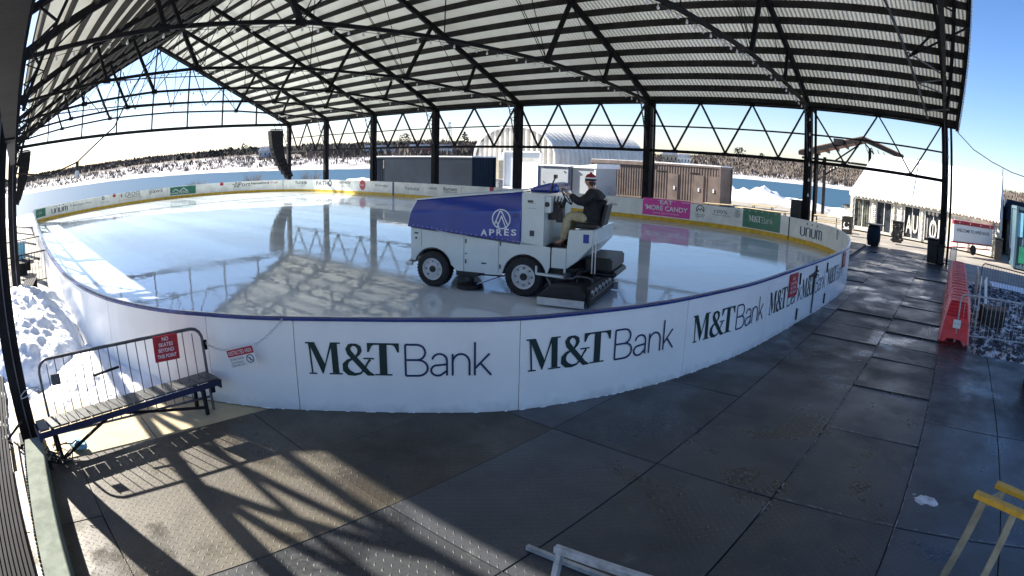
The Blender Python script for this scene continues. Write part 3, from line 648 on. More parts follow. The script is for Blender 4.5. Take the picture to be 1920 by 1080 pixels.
# small houses across the water
for (a, rad, w, h, mt, lab) in [(-53.0, 392, 20, 4.2, 'white', 'long low white building on the far shore just right of the third far column'), (-49.3, 395, 14, 4, 'brick', 'small red-brown house on the far shore over the slate container'), (-47.2, 392, 12, 4.2, 'cream_board', 'pale house on the far shore left of the arched building'), (-63.4, 420, 12, 4.5, 'grey_box', 'small grey house on the far shore behind the hanging speaker'), (-26.3, 480, 12, 6, 'beige', 'beige house on the far shore above the brown container, left one'), (-25.0, 480, 10, 5, 'cream_board', 'pale house on the far shore above the brown container, right one')]:
    x, y = rad * math.sin(R(a)), rad * math.cos(R(a)); z = interp(bank_prof(a) if rad < interp(shore_r, a) + 95 else hill_prof(a), rad) - .4
    t = thing('house', lab, 'house', (x, y, z), rz=-R(a), group='houses on the far shore')
    MB().bb(-w / 2, w / 2, -4, 4, 0, h).build('wall', M[mt], t)
    MB().prism([(-w / 2 - .5, h), (w / 2 + .5, h), (w / 2 - 1, h + 2.6), (-w / 2 + 1, h + 2.6)], -4.4, 4.4).build('roof', M['far_snow'], t)
    for q in range(4): MB().bb(-w / 2 + w * (q + .3) / 4, -w / 2 + w * (q + .6) / 4, -4.06, -4.0, h * .35, h * .7).build('window', M['glass'], t)
# ================================================================== PAVILION
PX = [-52.25, -45.48, -38.61, -31.54, -24.21, -15.38, -6.74, 0.41]
YF, YN, ZE, ZR = 28.5, -0.1, 6.35, 13.77
YR = (YF + YN) / 2; SL = (ZR - ZE) / (YF - YR)
def zr(y): return ZR - SL * abs(y - YR)
pav = thing('pavilion', 'large open dark steel pavilion with pale corrugated gable roof over the ice rink', 'pavilion', (PX[0], YR, 0), world=True)
def side(far): return (YF, -1) if far else (YN, 1)     # row y, inward direction
for i, x in enumerate(PX):
    for far in (1, 0):
        y, s_ = side(far)
        w = .36 if far else .28
        cx_, cy_ = (x, y) if far or i != 6 else (-7.5, -.3)
        b = MB().box((cx_, cy_, ZE / 2 - .03), (w, w, ZE - .06)).box((cx_, cy_, .05), (w + .12, w + .12, .10))
        b.build('column', M['steel'], pav)
        if far: MB().cyl((x + .36, y - .02, 0), (x + .36, y - .02, ZE - .1), .065, n=8).build('downpipe', M['steel'], pav)
        if not far: MB().bar((cx_ + .16, cy_ + .02, 0), (cx_ + .16, cy_ + .02, 4), .05, .02).build('cable_conduit', M['dark_galv'], pav)
        # rafter
        MB().bar((x, y, ZE + .02), (x, YR, ZR + .02), .18, .26).build('rafter', M['steel'], pav)
        # raised bottom chord
        ch = [(x, y, ZE - .08), (x, y + s_ * 4.4, 6.74), (x, y + s_ * 8.7, 7.05), (x, YR, 7.13)]
        if i == 0: ch = [(x, y, 6.28), (x, YR, 6.28)]
        b = MB()
        for p, q in zip(ch, ch[1:]): b.bar(p, q, .14, .12)
        b.build('bottom_chord', M['steel'], pav)
        if i > 0:
            for (c, r_, w) in ((4.4, 3.75, .13), (8.7, 7.1, .16)):
                zc = 6.74 if c < 5 else 7.05
                MB().bar((x, y + s_ * c, zc), (x, y + s_ * r_, zr(y + s_ * r_) - .1), w).build('strut', M['steel'], pav)
                MB().box((x, y + s_ * c, zc), (.03, .34, .22)).build('gusset', M['steel'], pav)
            for (c, zc, r_, dx) in ((4.4, 6.74, 7.0, 0), (8.7, 7.05, 14.2, .05), (8.7, 7.05, 14.2, -.05), (8.7, 7.05, 10.6, 0)):
                MB().cyl((x + dx, y + s_ * c, zc), (x + dx, y + s_ * r_, zr(y + s_ * r_) - .1), .018, n=5).build('tension_rod', M['steel'], pav)
        # lattice knee brace
        p0 = Vector((x, y + s_ * .16, 3.9)); p1 = Vector((x, y + s_ * .95, 6.35)); p2 = Vector((x, y + s_ * 1.9, zr(y + s_ * 1.9) - .12))
        q0 = Vector((x, y + s_ * .16, 4.7)); q1 = Vector((x, y + s_ * .62, 6.1)); b = MB()
        b.bar(p0, p1, .05).bar(p1, p2, .05)
        for k in range(5):
            a_ = p0.lerp(p1, k / 5); b_ = Vector((x, y + s_ * .15, 4.1 + k * .5)); b.bar(a_, b_, .03); b.bar(p0.lerp(p1, (k + 1) / 5), b_, .03)
        b.build('knee_brace', M['dark_galv'] if far else M['steel'], pav)
    # king post
    if i > 0: MB().cyl((x, YR, 7.13), (x, YR, ZR), .022, n=5).build('king_rod', M['steel'], pav)
# longitudinal side trusses: number of V panels per bay as in the photograph
PAN = [2, 2, 2, 2, 3, 3, 2]
for far in (1, 0):
    y, s_ = side(far); y -= s_ * .0
    for i, n in enumerate(PAN):
        x0, x1 = PX[i] + .16, PX[i + 1] - .16
        for z, w in ((6.27, .12), (4.97, .075), (3.70, .15)):
            MB().bar((x0, y, z), (x1, y, z), w, w).build('side_rail', M['steel'], pav)
        L = x1 - x0; m = 2 * n
        # down, up, down, up ... starting at the column top
        for k in range(m):
            a_ = (x0 + L * k / m, y + .002 * k, 6.22 if k % 2 == 0 else 3.76); b_ = (x0 + L * (k + 1) / m, y + .002 * k, 3.76 if k % 2 == 0 else 6.22)
            MB().bar(a_, b_, .12, .07).build('web_member', M['steel'], pav)
        for k in range(m + 1):
            z = 6.22 if k % 2 == 0 else 3.72
            if 0 < k < m: MB().box((x0 + L * k / m, y, z), (.34, .05, .15)).build('gusset', M['steel'], pav)
# gable screens
for gi, x in ((0, PX[0] - .06),):
    for k in range(-3, 4):
        y = YR + k * (YF - YR) / 4
        MB().bar((x, y, 6.33), (x, y, zr(y) - .1), .15, .12).build('gable_post', M['steel'], pav)
    MB().bar((x, YN, 6.28), (x, YF, 6.28), .2, .26).build('tie_beam', M['steel'], pav)
    for z in (8.6, 10.9):
        yy = (ZR - z) / SL; MB().bar((x - .05, YR - yy, z), (x - .05, YR + yy, z), .09).build('gable_rail', M['steel'], pav)
    for k in (-2, -1, 0, 1):
        y0 = YR + k * (YF - YR) / 4; y1 = YR + (k + 1) * (YF - YR) / 4; yt = (y0 + y1) / 2
        MB().bar((x + .06, y0 + .2, zr(y0) - .3), (x + .06, yt, 8.2), .07).build('gable_brace', M['steel'], pav)
        MB().bar((x + .06, yt, 8.2), (x + .06, y1 - .2, zr(y1) - .3), .07).build('gable_brace', M['steel'], pav)
# right-hand end: the rake flares outward; lattice brace in the roof plane, coloured pale as if sunlit
def xr_end(y): return 1.15 + 1.75 * (1 - abs(y - YR) / (YF - YR))
# purlins
for far in (1, 0):
    y, s_ = side(far)
    for k in range(17):
        off = (-.35 if far else .42) + (14.2 - (-.35 if far else .42)) * k / 16.2
        yy = y + s_ * off
        xa_ = PX[4] if (not far and k == 0) else PX[0] - .7
        b = MB().bar((xa_, yy, zr(yy) + (.25 if far else .22)), (xr_end(yy) - .05, yy, zr(yy) + (.25 if far else .22)), .11, .30 if far else .38)
        b.build('purlin', M['purlin'], pav)
# roof sheets, one per bay and slope
for far in (1, 0):
    y, s_ = side(far); ye = y - s_ * .55 if far else .18
    bays = [PX[0] - .75] + PX[1:-1]
    for i in range(7):
        x0 = bays[i]; x1 = PX[i + 1] if i < 6 else None
        if not far: ye = .62 if i < 4 else .18  # near edge set back in steps, shaped to let the sunlit bands in
        if i < 6:
            vs = [(x0, ye, zr(ye) + .40), (x1, ye, zr(ye) + .40), (x1, YR, ZR + .40), (x0, YR, ZR + .40)]
        else: vs = [(x0, ye, zr(ye) + .40), (xr_end(max(ye, YN) if not far else ye) , ye, zr(ye) + .40), (xr_end(YR), YR, ZR + .40), (x0, YR, ZR + .40)]
        MB().add(vs, [(0, 1, 2, 3)]).build('roof_sheet', M['roof'], pav)
MB().bar((PX[0] - .75, YR, ZR + .46), (xr_end(YR), YR, ZR + .46), .5, .06).build('ridge_cap', M['steel_grey'], pav)
# the near eave reaches past the columns over the last two bays
for (x0, x1) in ((-11.2, PX[6]), (PX[6], 1.2)):
    vs = [(x0, -.95, zr(-.95) + .40), (x1, -.95, zr(-.95) + .40), (x1, .22, zr(.22) + .405), (x0, .22, zr(.22) + .405)]; MB().add(vs, [(0, 1, 2, 3)]).build('roof_sheet', M['roof'], pav)
for yy in (-.1, -.88): MB().bar((-11.2, yy, zr(yy) + .25), (1.2, yy, zr(yy) + .25), .10, .25).build('purlin', M['purlin'], pav)
for x_ in (-11.2, PX[6], PX[7]): MB().bar((x_, -.95, zr(-.95)), (x_, .6, zr(.6)), .1, .2).build('rafter_tail', M['steel'], pav)
# rake beams on both gables
for far in (1, 0):
    y, s_ = side(far); ye = y - s_ * .5 if far else .2
    MB().bar((PX[0] - .72, ye, zr(ye) + .2), (PX[0] - .72, YR, ZR + .2), .10, .42).build('rake_beam', M['steel'], pav)
    MB().bar((xr_end(ye), ye, zr(ye) + .2), (xr_end(YR), YR, ZR + .2), .12, .46).build('rake_beam', M['steel'], pav)
    if far: MB().bar((xr_end(ye) - .7, ye, zr(ye) + .05), (xr_end(YR) - .7, YR, ZR + .05), .12, .30).build('rake_beam', M['steel'], pav)
MB().bar((PX[0] - .75, YF + .55, zr(YF + .55) + .25), (xr_end(YF), YF + .55, zr(YF + .55) + .25), .05, .26).build('eave_beam', M['steel'], pav)
MB().bar((PX[4], .15, zr(.15) + .25), (-11.2, .15, zr(.15) + .25), .05, .26).build('eave_beam', M['steel'], pav)
def rp(x, y, d=-.32): return (x, y, zr(y) + d)
A, B_ = rp(-.5, 27.9), rp(-2.4, 17.6)
for k in range(4):
    a_ = Vector(A).lerp(Vector(B_), k / 4); b_ = Vector(A).lerp(Vector(B_), (k + 1) / 4)
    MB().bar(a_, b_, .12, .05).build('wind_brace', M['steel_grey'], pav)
for (a_, b_) in [((-1.1, 24.13), (.74, 21.96)), ((-1.1, 24.13), (1.84, 22.0)), ((-1.15, 23.9), (.62, 25.0)), ((-.88, 25.65), (.62, 25.1)), ((-.88, 25.65), (.59, 26.1)), ((-.6, 27.4), (.69, 27.0)), ((-1.9, 20), (1.9, 18.6)), ((-1.9, 20), (1.3, 21.4))]:
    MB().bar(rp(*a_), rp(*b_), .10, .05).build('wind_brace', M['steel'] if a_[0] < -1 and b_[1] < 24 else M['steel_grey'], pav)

# ------------------------------------------------------------------ light strings
bulb_me = MB().lathe([(.012, .07), (.018, .05), (.020, .02), (.045, -.02), (.052, -.06), (.038, -.10), (.008, -.118)], n=8)
_bm = bulb_me.build('bulb_source', M['bulb'], None, smooth=True); BULB = _bm.data; bpy.data.objects.remove(_bm)
def strand(pts, step, label, group, sag=0.0, size=1.0, drop=0.0):
    pts = [Vector(p) for p in pts]; t = thing('string_light', label, 'string light', tuple(pts[0]), group=group, world=True)
    seg = []; full = []
    for a_, b_ in zip(pts, pts[1:]):
        n = max(1, int((b_ - a_).length / .5))
        for k in range(n):
            u = k / n; p = a_.lerp(b_, u); p.z -= sag * 4 * u * (1 - u); full.append(p)
    full.append(pts[-1]); MB().tube(full, .009, 4).build('wire', M['wire'], t)
    d = 0; nxt = step * .5
    for a_, b_ in zip(full, full[1:]):
        L = (b_ - a_).length
        while nxt <= d + L:
            p = a_.lerp(b_, (nxt - d) / L); o = bpy.data.objects.new('bulb', BULB); COL.objects.link(o); o.parent = t
            o.location = p - pts[0] - Vector((0, 0, .07 * size + drop)); o.scale = (size,) * 3; nxt += step
        d += L
    return t
nm = {6: 'second truss from the right end', 5: 'third truss from the right end', 4: 'fourth truss from the right end', 3: 'fifth truss from the right end', 2: 'sixth truss from the right end', 1: 'seventh truss from the right end'}
for i in (6, 5, 4, 3, 2, 1):
    x = PX[i] - .09; ys = [YF - .3, YF - 4.4, YF - 8.7, YR, YN + 8.7, YN + 4.4, YN + .4]; zs = [6.15, 6.62, 6.93, 7.02, 6.93, 6.62, 6.15]
    strand([(x, a_, b_) for a_, b_ in zip(ys, zs)], .55 if i > 4 else .8, 'string of small white bulbs under the ' + nm[i], 'bulb strings hung under the roof trusses', size=.8)
# along the right-hand rake and down the last two columns
strand([(xr_end(y) + .1, y, zr(y) + .0) for y in (28.9, 26, 23, 20, 17, YR)], .22, 'dense string of white bulbs along the right-hand edge of the roof', 'bulb strings on the pavilion edge', size=.8)
strand([(.58, YF - .18, z) for z in (6.1, 4.5, 3, 1.4)], .8, 'string of bulbs running down the rightmost far column', 'bulb strings on the pavilion edge', size=.9)
strand([(PX[6] + .1, YF - .2, z) for z in (6.1, 4.5, 3, 1.6)], .7, 'string of bulbs running down the far column by the black loudspeaker', 'bulb strings on the pavilion edge', size=.9)
# near strand from the left column to the trusses, with large hanging bulbs
t = strand([(-6.72, .02, 3.24), (-6.95, .5, 3.16), (-6.94, .89, 3.26), (-6.9, 1.37, 3.60), (-6.76, 1.70, 4.25), (-6.7, 4.3, 6.7)], 50, 'wire with one large clear bulb hanging beside the left column', 'bulb strings on the pavilion edge')
b = MB().lathe([(.010, .055), (.016, .035), (.018, .005), (.032, -.02), (.036, -.05), (.026, -.08), (.006, -.09)], c=(-6.94, .89, 3.17), n=10); b.build('bulb', M['bulb'], t, smooth=True)
MB().cyl((-6.94, .89, 3.16), (-6.94, .89, 3.27), .022, n=8).build('socket', M['black'], t)
# festoon across the river side
strand([(-11.5, 47, 5.4), (-9.5, 46.5, 3.6), (-6.8, 44, 4.6)], .45, 'curved string of bulbs hanging from the open timber shelter', 'bulb strings on the pavilion edge', size=.8)

# hanging loudspeaker columns
def line_array(ypts, dirx, label):
    t = thing('hanging_speaker', label, 'speaker', (PX[0] + .5, ypts[0][0], ypts[0][1] + .3), group='tall curved loudspeaker stacks hung at the left gable', world=True)
    n = 11
    for k in range(n):
        u = k / (n - 1); j = u * (len(ypts) - 1); i0 = min(int(j), len(ypts) - 2); f = j - i0
        z = ypts[0][1] + (ypts[-1][1] - ypts[0][1]) * u; y = next((a[0] + (c[0] - a[0]) * (z - a[1]) / (c[1] - a[1]) for a, c in zip(ypts, ypts[1:]) if c[1] - 1e-6 <= z <= a[1] + 1e-6), ypts[-1][0])
        w = 1.28 * (1 - .55 * u ** 1.5); tl = u * R(24) * dirx
        MB().box((PX[0] + .5 + u * .3, y, z), (.75, w, .415), rot=Matrix.Rotation(tl, 3, 'X')).build('speaker_cabinet', M['matte_black'], t, bevel=.012)
    MB().bb(PX[0] + .3, PX[0] + .8, ypts[0][0] - .5, ypts[0][0] + .5, ypts[0][1] + .25, ypts[0][1] + .34).build('hanging_frame', M['steel'], t)
    MB().cyl((PX[0] + .5, ypts[0][0], ypts[0][1] + .3), (PX[0] + .2, ypts[0][0], 6.3), .03).build('hanging_cable', M['steel'], t)
line_array([(26.75, 5.5), (26.8, 4.2), (27.1, 3.0), (27.65, 2.0), (28.0, 1.5)], 1, 'tall dark curved loudspeaker stack hanging beside the far left corner column')
line_array([(1.0, 5.6), (.95, 4.4), (.7, 3.2), (.4, 2.3), (.2, 1.9)], -1, 'dark curved loudspeaker stack hanging at the near left corner, partly behind the left column')
# thin cable to the right
b = MB().tube([(1.3, 29, 6.5), (1.2, 29.8, 6.15), (2.2, 30.7, 5.55), (3.5, 31.7, 5.2), (5.0, 32.8, 4.98), (6.2, 33.6, 4.95), (8, 35, 5.3)], .025, 5); tag(b.build('power_cable', M['wire']), 'thin black cable running from the right roof corner across the sky', 'cable')
# ================================================================== RINK
CP = [(-45.9,1.75),(-38,1.5),(-30.3,1.33),(-23.7,1.2),(-18.9,1.14),(-15.2,1.14),(-12,1.27),(-9.6,1.65),(-8.1,2.25),(-7.4,2.72),(-6.8,3.17),(-6.0,3.96),(-5.3,4.66),(-4.64,5.4),(-4.15,6.35),(-3.7,7.5),(-3.4,8.8),(-3.2,9.9),(-3.0,12.2),(-2.8,15),(-2.75,17.3),(-2.95,19.2),(-3.5,21.8),(-4.6,24.3),(-6.8,26.4),(-9.5,27.6),(-13,28.0),(-18,28.05),(-29.5,28.1),(-40,28.1),(-47,27.4),(-51.5,24.3),(-53.5,20.5),(-54.2,16),(-53.2,11.6),(-51.3,6.9),(-49.6,3.9),(-48.2,2.3)]
def catmull(CP, n=16):
    out = []; N = len(CP); C = [Vector(p) for p in CP]
    for i in range(N):
        p0, p1, p2, p3 = C[i - 1], C[i], C[(i + 1) % N], C[(i + 2) % N]
        t0 = 0; t1 = t0 + (p1 - p0).length ** .5; t2 = t1 + (p2 - p1).length ** .5; t3 = t2 + (p3 - p2).length ** .5
        for k in range(n):
            t = t1 + (t2 - t1) * k / n
            A1 = (t1-t)/(t1-t0)*p0+(t-t0)/(t1-t0)*p1; A2 = (t2-t)/(t2-t1)*p1+(t-t1)/(t2-t1)*p2; A3 = (t3-t)/(t3-t2)*p2+(t-t2)/(t3-t2)*p3
            B1 = (t2-t)/(t2-t0)*A1+(t-t0)/(t2-t0)*A2; B2 = (t3-t)/(t3-t1)*A2+(t-t1)/(t3-t1)*A3
            out.append((t2-t)/(t2-t1)*B1+(t-t1)/(t2-t1)*B2)
    return out
PP = catmull(CP); NP_ = len(PP); SS = [0]
for i in range(NP_): SS.append(SS[-1] + (PP[(i + 1) % NP_] - PP[i]).length)
LEN = SS[-1]
import bisect
def pos(s):
    s %= LEN; i = min(NP_ - 1, max(0, bisect.bisect_right(SS, s) - 1)); f = (s - SS[i]) / max(1e-9, SS[i + 1] - SS[i])
    return PP[i].lerp(PP[(i + 1) % NP_], f)
def frame(s):
    t = (pos(s + .15) - pos(s - .15)).normalized(); return pos(s), t, Vector((t.y, -t.x))   # point, tangent, outward
def bp(s, off, z):
    p, t, n = frame(s); q = p + n * off; return (q.x, q.y, z)
def band(b, s0, s1, profile, step=.35):
    """closed profile [(off, z)...] swept along the boards from s0 to s1"""
    n = max(1, int(round((s1 - s0) / step))); m = len(profile); o = len(b.v)
    for i in range(n + 1):
        s = s0 + (s1 - s0) * i / n
        for (a, z) in profile: b.v.append(bp(s, a, z))
    for i in range(n):
        for k in range(m):
            a = o + i * m + k; c = o + i * m + (k + 1) % m; b.f.append((a, c, c + m, a + m))
    b.f.append(tuple(o + k for k in range(m))); e = o + n * m; b.f.append(tuple(e + k for k in range(m))[::-1])
    return b
ICE = 0.157; HB = 1.165
ice = MB().add([bp(SS[i], -.04, ICE) for i in range(0, NP_, 2)], [tuple(range(NP_ // 2))])
struct(ice.build('ice', M['ice']))
rink = thing('rink_boards', 'white dasher boards with blue cap rail and yellow kick plate enclosing the ice', 'rink boards', (pos(40).x, pos(40).y, 0), world=True)
seams = [38.81 - .04, 40.04, 42.8, 45.56, 48.2, 50.05, 51.1, 52.25, 54.6, 57.2, 60.0, 62.7, 65.4, 68.1]
s = 68.1
while s < LEN + 38.81 - 2.9: s += 2.72; seams.append(s)
seams.append(LEN + 38.77)
for k in range(len(seams) - 1):
    s0, s1 = seams[k] + .005, seams[k + 1] - .005
    sm = (s0 + s1) / 2; near = (sm % LEN) < 58 or sm > 136
    mt = M['white_board'] if near else M['cream_board']
    b = band(MB(), s0, s1, [(0, 0.0), (0, HB), (-.07, HB), (-.07, 0)])
    b.build('board_panel', mt, rink)
    # inner kick plate
    band(MB(), s0, s1, [(-.07, ICE - .02), (-.07, ICE + .20), (-.084, ICE + .19), (-.084, ICE - .02)]).build('kick_plate', M['yellow_kick'], rink)
    if near: band(MB(), s0 - .003, s1 + .003, [(.022, HB + .001), (.022, HB + .032), (-.03, HB + .04), (-.086, HB + .032), (-.086, HB + .001)]).build('cap_rail', M['blue_rail'], rink)
    else: band(MB(), s0 - .003, s1 + .003, [(.01, HB + .001), (.01, HB + .022), (-.075, HB + .022), (-.075, HB + .001)]).build('cap_rail', M['cream_board'], rink)
    if not near and k % 2: MB().add([bp(s1, -.073, ICE + .2), bp(s1 + .012, -.073, ICE + .2), bp(s1 + .012, -.073, HB), bp(s1, -.073, HB)], [(0, 1, 2, 3)]).build('joint', M['ink_grey'], rink)
# shaved ice clinging to the foot of the boards
b = MB(); q = 39.0
while q < 56:
    w = rnd.uniform(.015, .05); h = rnd.uniform(.004, .012); p_ = bp(q, rnd.uniform(0, .012), 0.002); t_ = frame(q)[1]; e_ = MB().ball((0, 0, 0), 1, 6, 4, (w, .010, h)); an_ = math.atan2(t_.y, t_.x); b.add([(p_[0] + v_[0] * math.cos(an_) - v_[1] * math.sin(an_), p_[1] + v_[0] * math.sin(an_) + v_[1] * math.cos(an_), p_[2] + v_[2]) for v_ in e_.v], e_.f); q += rnd.uniform(.03, .4)
o = b.build('ice_crumbs', M['snow'], rink); o['kind'] = 'stuff'
# blue upright on the far boards, black joint beside it at right
MB().bar(bp(94.29, -.10, ICE + .02), bp(94.29, -.10, HB + .02), .12, .04).build('glass_post', M['blue_rail'], rink)
for s_ in (65.4, 108.26): MB().bar(bp(s_, -.09, ICE + .02), bp(s_, -.09, HB + .01), .03, .02).build('joint_post', M['ink_black'], rink)
# gate hardware in the near right boards
for s_ in (50.05, 52.25): 
    MB().bar(bp(s_, .012, .10), bp(s_, .012, .34), .05, .02).bar(bp(s_, .012, .84), bp(s_, .012, 1.08), .05, .02).build('gate_hinge', M['ink_black'], rink)
MB().bar(bp(51.15, .02, .05), bp(51.15, .02, 1.0), .03, .02).build('gate_rod', M['dark_galv'], rink)
b = MB().bar(bp(50.7, .03, .93), bp(51.35, .03, .99), .045, .03).bar(bp(51.2, .03, .85), bp(51.2, .03, 1.12), .04, .03); b.build('gate_latch', M['ink_black'], rink)

# ------------------------------------------------------------------ lettering on the boards
def wrap(vs, fs, s_mid, z0, w, h, out, name, mt, parent=rink, off=None, **kw):
    """flat unit lettering bent along the boards; out=True outside face, else inside face (reads left to right from the ice)"""
    o = off if off is not None else (.006 if out else -.078)
    b = MB(); sg = 1 if out else -1
    b.add([bp(s_mid + sg * (x - .5) * w, o, z0 + y * h) for x, y in vs], fs)
    return b.build(name, mt, parent, **kw)
def rect2d(nx=6): 
    vs = [(i / nx, j) for i in range(nx + 1) for j in (0, 1)]; return vs, [(2 * i, 2 * i + 2, 2 * i + 3, 2 * i + 1) for i in range(nx)]
def glyph_M():
    P = []
    P.append([(0, 1), (0, .955), (.10, .955), (.10, 1)]); P.append([(.09, 1), (.09, .9), (.30, 1)])
    P.append([(.10, .96), (.16, .9), (.205, .04), (.155, .04)])            # thin left stem
    P.append([(.10, 1), (.29, 1), (.60, .30), (.50, .02)])                 # heavy diagonal
    P.append([(.50, .02), (.53, .02), (.86, 1), (.79, 1)])                 # thin diagonal
    P.append([(.80, 1), (1.0, 1), (1.03, .05), (.83, .05)])                 # heavy stem
    P.append([(.99, 1), (.99, .955), (1.10, .955), (1.10, 1)])
    P.append([(.07, .045), (.07, 0), (.32, 0), (.32, .045)]); P.append([(.72, .045), (.72, 0), (1.13, 0), (1.13, .045)])
    return P
def glyph_T():
    P = [[(.37, .98), (.60, .98), (.60, .03), (.37, .03)], [(.0, 1), (.0, .945), (.97, .945), (.97, 1)], [(.22, .045), (.22, 0), (.75, 0), (.75, .045)]]
    P.append([(.0, .96), (.0, .72), (.05, .72), (.13, .90), (.22, .955)]); P.append([(.97, .96), (.97, .72), (.92, .72), (.84, .90), (.75, .955)])
    return P
def amp_strokes():
    L = []
    L.append(dict(p=[(.98, .0), (.80, .05), (.62, .24), (.40, .48), (.22, .68), (.17, .80), (.22, .90), (.32, .945)], w=[.03, .15, .17, .17, .17, .15, .12, .08]))
    L.append(dict(p=[(.30, .945), (.42, .93), (.52, .86), (.54, .76), (.50, .66), (.38, .53)], w=[.06, .09, .13, .13, .10, .05]))
    L.append(dict(p=[(.33, .52), (.16, .44), (.06, .32), (.07, .17), (.18, .06), (.36, .015), (.54, .05), (.68, .20), (.76, .36), (.86, .49)], w=[.05, .10, .16, .19, .17, .09, .06, .05, .06, .07]))
    L.append(dict(p=[(.64, .52), (.98, .52)], w=.045))
    return L
def bank_strokes():
    S_ = [[(.03, .02), (.03, .98)], [(.03, .98), (.38, .98)] + arc(.38, .745, .25, .235, 90, -90, 8) + [(.03, .51)], [(.03, .51), (.42, .51)] + arc(.42, .265, .28, .245, 90, -90, 8) + [(.03, .02)]]
    a0 = .80
    S_ += [[(a0 + .04, .53)] + arc(a0 + .26, .50, .22, .20, 165, 0, 9) + [(a0 + .48, .03)], [(a0 + .48, .38), (a0 + .2, .35)] + arc(a0 + .2, .19, .20, .165, 95, 300, 9) + [(a0 + .46, .17)]]
    n0 = 1.45
    S_ += [[(n0, .03), (n0, .70)], [(n0, .40)] + arc(n0 + .255, .43, .255, .27, 180, 0, 9) + [(n0 + .51, .03)]]
    k0 = 2.12
    S_ += [[(k0, .03), (k0, 1.06)], [(k0, .24), (k0 + .44, .70)], [(k0 + .17, .41), (k0 + .50, .03)]]
    return S_
def bank_logo(s_mid, z0, w, h, out, mt, mt2, off=None, parent=rink):
    T = 5.76; x = 0; n = 0
    def put(vs, fs, m_, nm='letter'):
        nonlocal n
        n += 1; o = (.006 if out else -.078) if off is None else off; o += (.0006 * n) * (1 if out else -1)
        wrap([(a / T, b_) for a, b_ in vs], fs, s_mid, z0, w, h, out, nm, m_, parent, off=o)
    vs = []; fs = []
    def polys(P, x0):
        for k, p in enumerate(P): o = len(vs); vs.extend([(a + x0, b_) for a, b_ in p]); fs.append(tuple(range(o, o + len(p))))
    polys(glyph_M(), 0); put(vs, fs, mt)
    v, f = strokes2d(amp_strokes(), .1); put([(a * .98 + 1.17, b_) for a, b_ in v], f, mt)
    vs = []; fs = []; polys(glyph_T(), 1.93); put(vs, fs, mt)
    v, f = strokes2d(bank_strokes(), .062); put([(a + 3.06, b_ - .02) for a, b_ in v], f, mt2)
for sm, w, h, z0 in [(41.33, 2.30, .41, .49), (44.09, 2.42, .42, .50), (46.9, 2.36, .42, .48), (49.3, 1.95, .42, .49), (51.25, 1.95, .42, .49), (53.4, 1.95, .40, .50)]:
    bank_logo(sm, z0, w, h, True, M['ink'], M['ink_navy'])
def text_on(body, s_mid, z0, w, h, mt, out=False, bold=0.0, off=None, name='lettering'):
    v, f, asp = text2d(body, bold); return wrap(v, f, s_mid, z0, w, h, out, name, mt, off=off)
def strokes_on(lines, sw, s_mid, z0, w, h, mt, out=False, off=None, name='emblem'):
    v, f = strokes2d(lines, sw); return wrap(v, f, s_mid, z0, w, h, out, name, mt, off=off)
def panel_on(s_mid, z0, w, h, mt, name='banner', off=-.075): v, f = rect2d(); return wrap(v, f, s_mid, z0, w, h, False, name, mt, off=off)
def circ(cx=.5, cy=.5, r=.45, n=24): return arc(cx, cy, r, r, 0, 360, n)
def unum(s_mid, z0, w, h, mt):
    L = []
    def U(x): return [(x, .62)] + arc(x + .085, .16, .085, .16, 180, 360, 8) + [(x + .17, .62)]
    def N(x): return [(x, 0)] + arc(x + .085, .46, .085, .16, 180, 0, 8) + [(x + .17, 0)]
    L += [U(.03), N(.27), U(.51), [(.75, 0), (.75, .5)] + arc(.81, .5, .06, .12, 180, 0, 6) + [(.87, 0)], arc(.93, .5, .06, .12, 180, 0, 6) + [(.99, 0)]]
    v, f = strokes2d(L, .052); wrap(v, f, s_mid, z0, w, h, False, 'lettering', mt)
    for cx in (.30, .52, .76): wrap([(cx + .03 * math.cos(t * .785), .88 + .07 * math.sin(t * .785)) for t in range(8)], [tuple(range(8))], s_mid, z0, w, h, False, 'dot', mt)
cl = ICE + .22
panel_on(135.2, cl + .12, 1.9, .62, M['green']); strokes_on([arc(.5, .5, .3, .2, 0, 360, 14)], .05, 135.2, cl + .25, 1.2, .35, M['cream_board'], off=-.08)
unum(132.46, cl + .18, 2.05, .58, M['ink_black'])
text_on('Northern Point', 129.6, cl + .40, 2.3, .17, M['ink_grey']); strokes_on([circ()], .2, 131.0, cl + .42, .16, .16, M['ink_black'])
strokes_on([circ(r=.36)], .25, 127.1, cl + .48, .32, .3, M['ink_black']); text_on('Casco Bay', 126.9, cl + .24, 1.1, .11, M['ink_grey'])
panel_on(125.8, cl + .58, .34, .28, M['red'])
strokes_on([[(.5, 0), (.5, 1)], [(.1, .6), (.9, .6)], [(.2, .25), (.5, .45), (.8, .2)]], .14, 124.95, cl + .42, .3, .42, M['ink_black'])
text_on('CROSS', 123.7, cl + .46, 1.75, .36, M['ink_black']); text_on('INSURANCE', 123.5, cl + .32, 1.6, .09, M['ink_black'], bold=.02)
v, f = rect2d(); wrap(v, f, 123.9, cl + .2, 2.8, .03, False, 'underline', M['yellow_kick'])
text_on('paws', 121.0, cl + .36, 1.4, .34, M['ink_grey']); v, f = rect2d(); wrap(v, f, 121.0, cl + .77, 1.5, .025, False, 'underline', M['ink_grey'])
panel_on(118.2, cl + .06, 2.6, .72, M['green']); strokes_on([[(.05, .35), (.2, .75), (.35, .35)], [(.4, .3), (.62, .85), (.84, .3), (.4, .3)]], .06, 118.35, cl + .2, 1.9, .5, M['white'], off=-.08)
text_on('MAINE HOMES', 118.55, cl + .14, 1.9, .16, M['white'], off=-.081)
panel_on(114.35, cl + .56, .34, .30, M['red'])
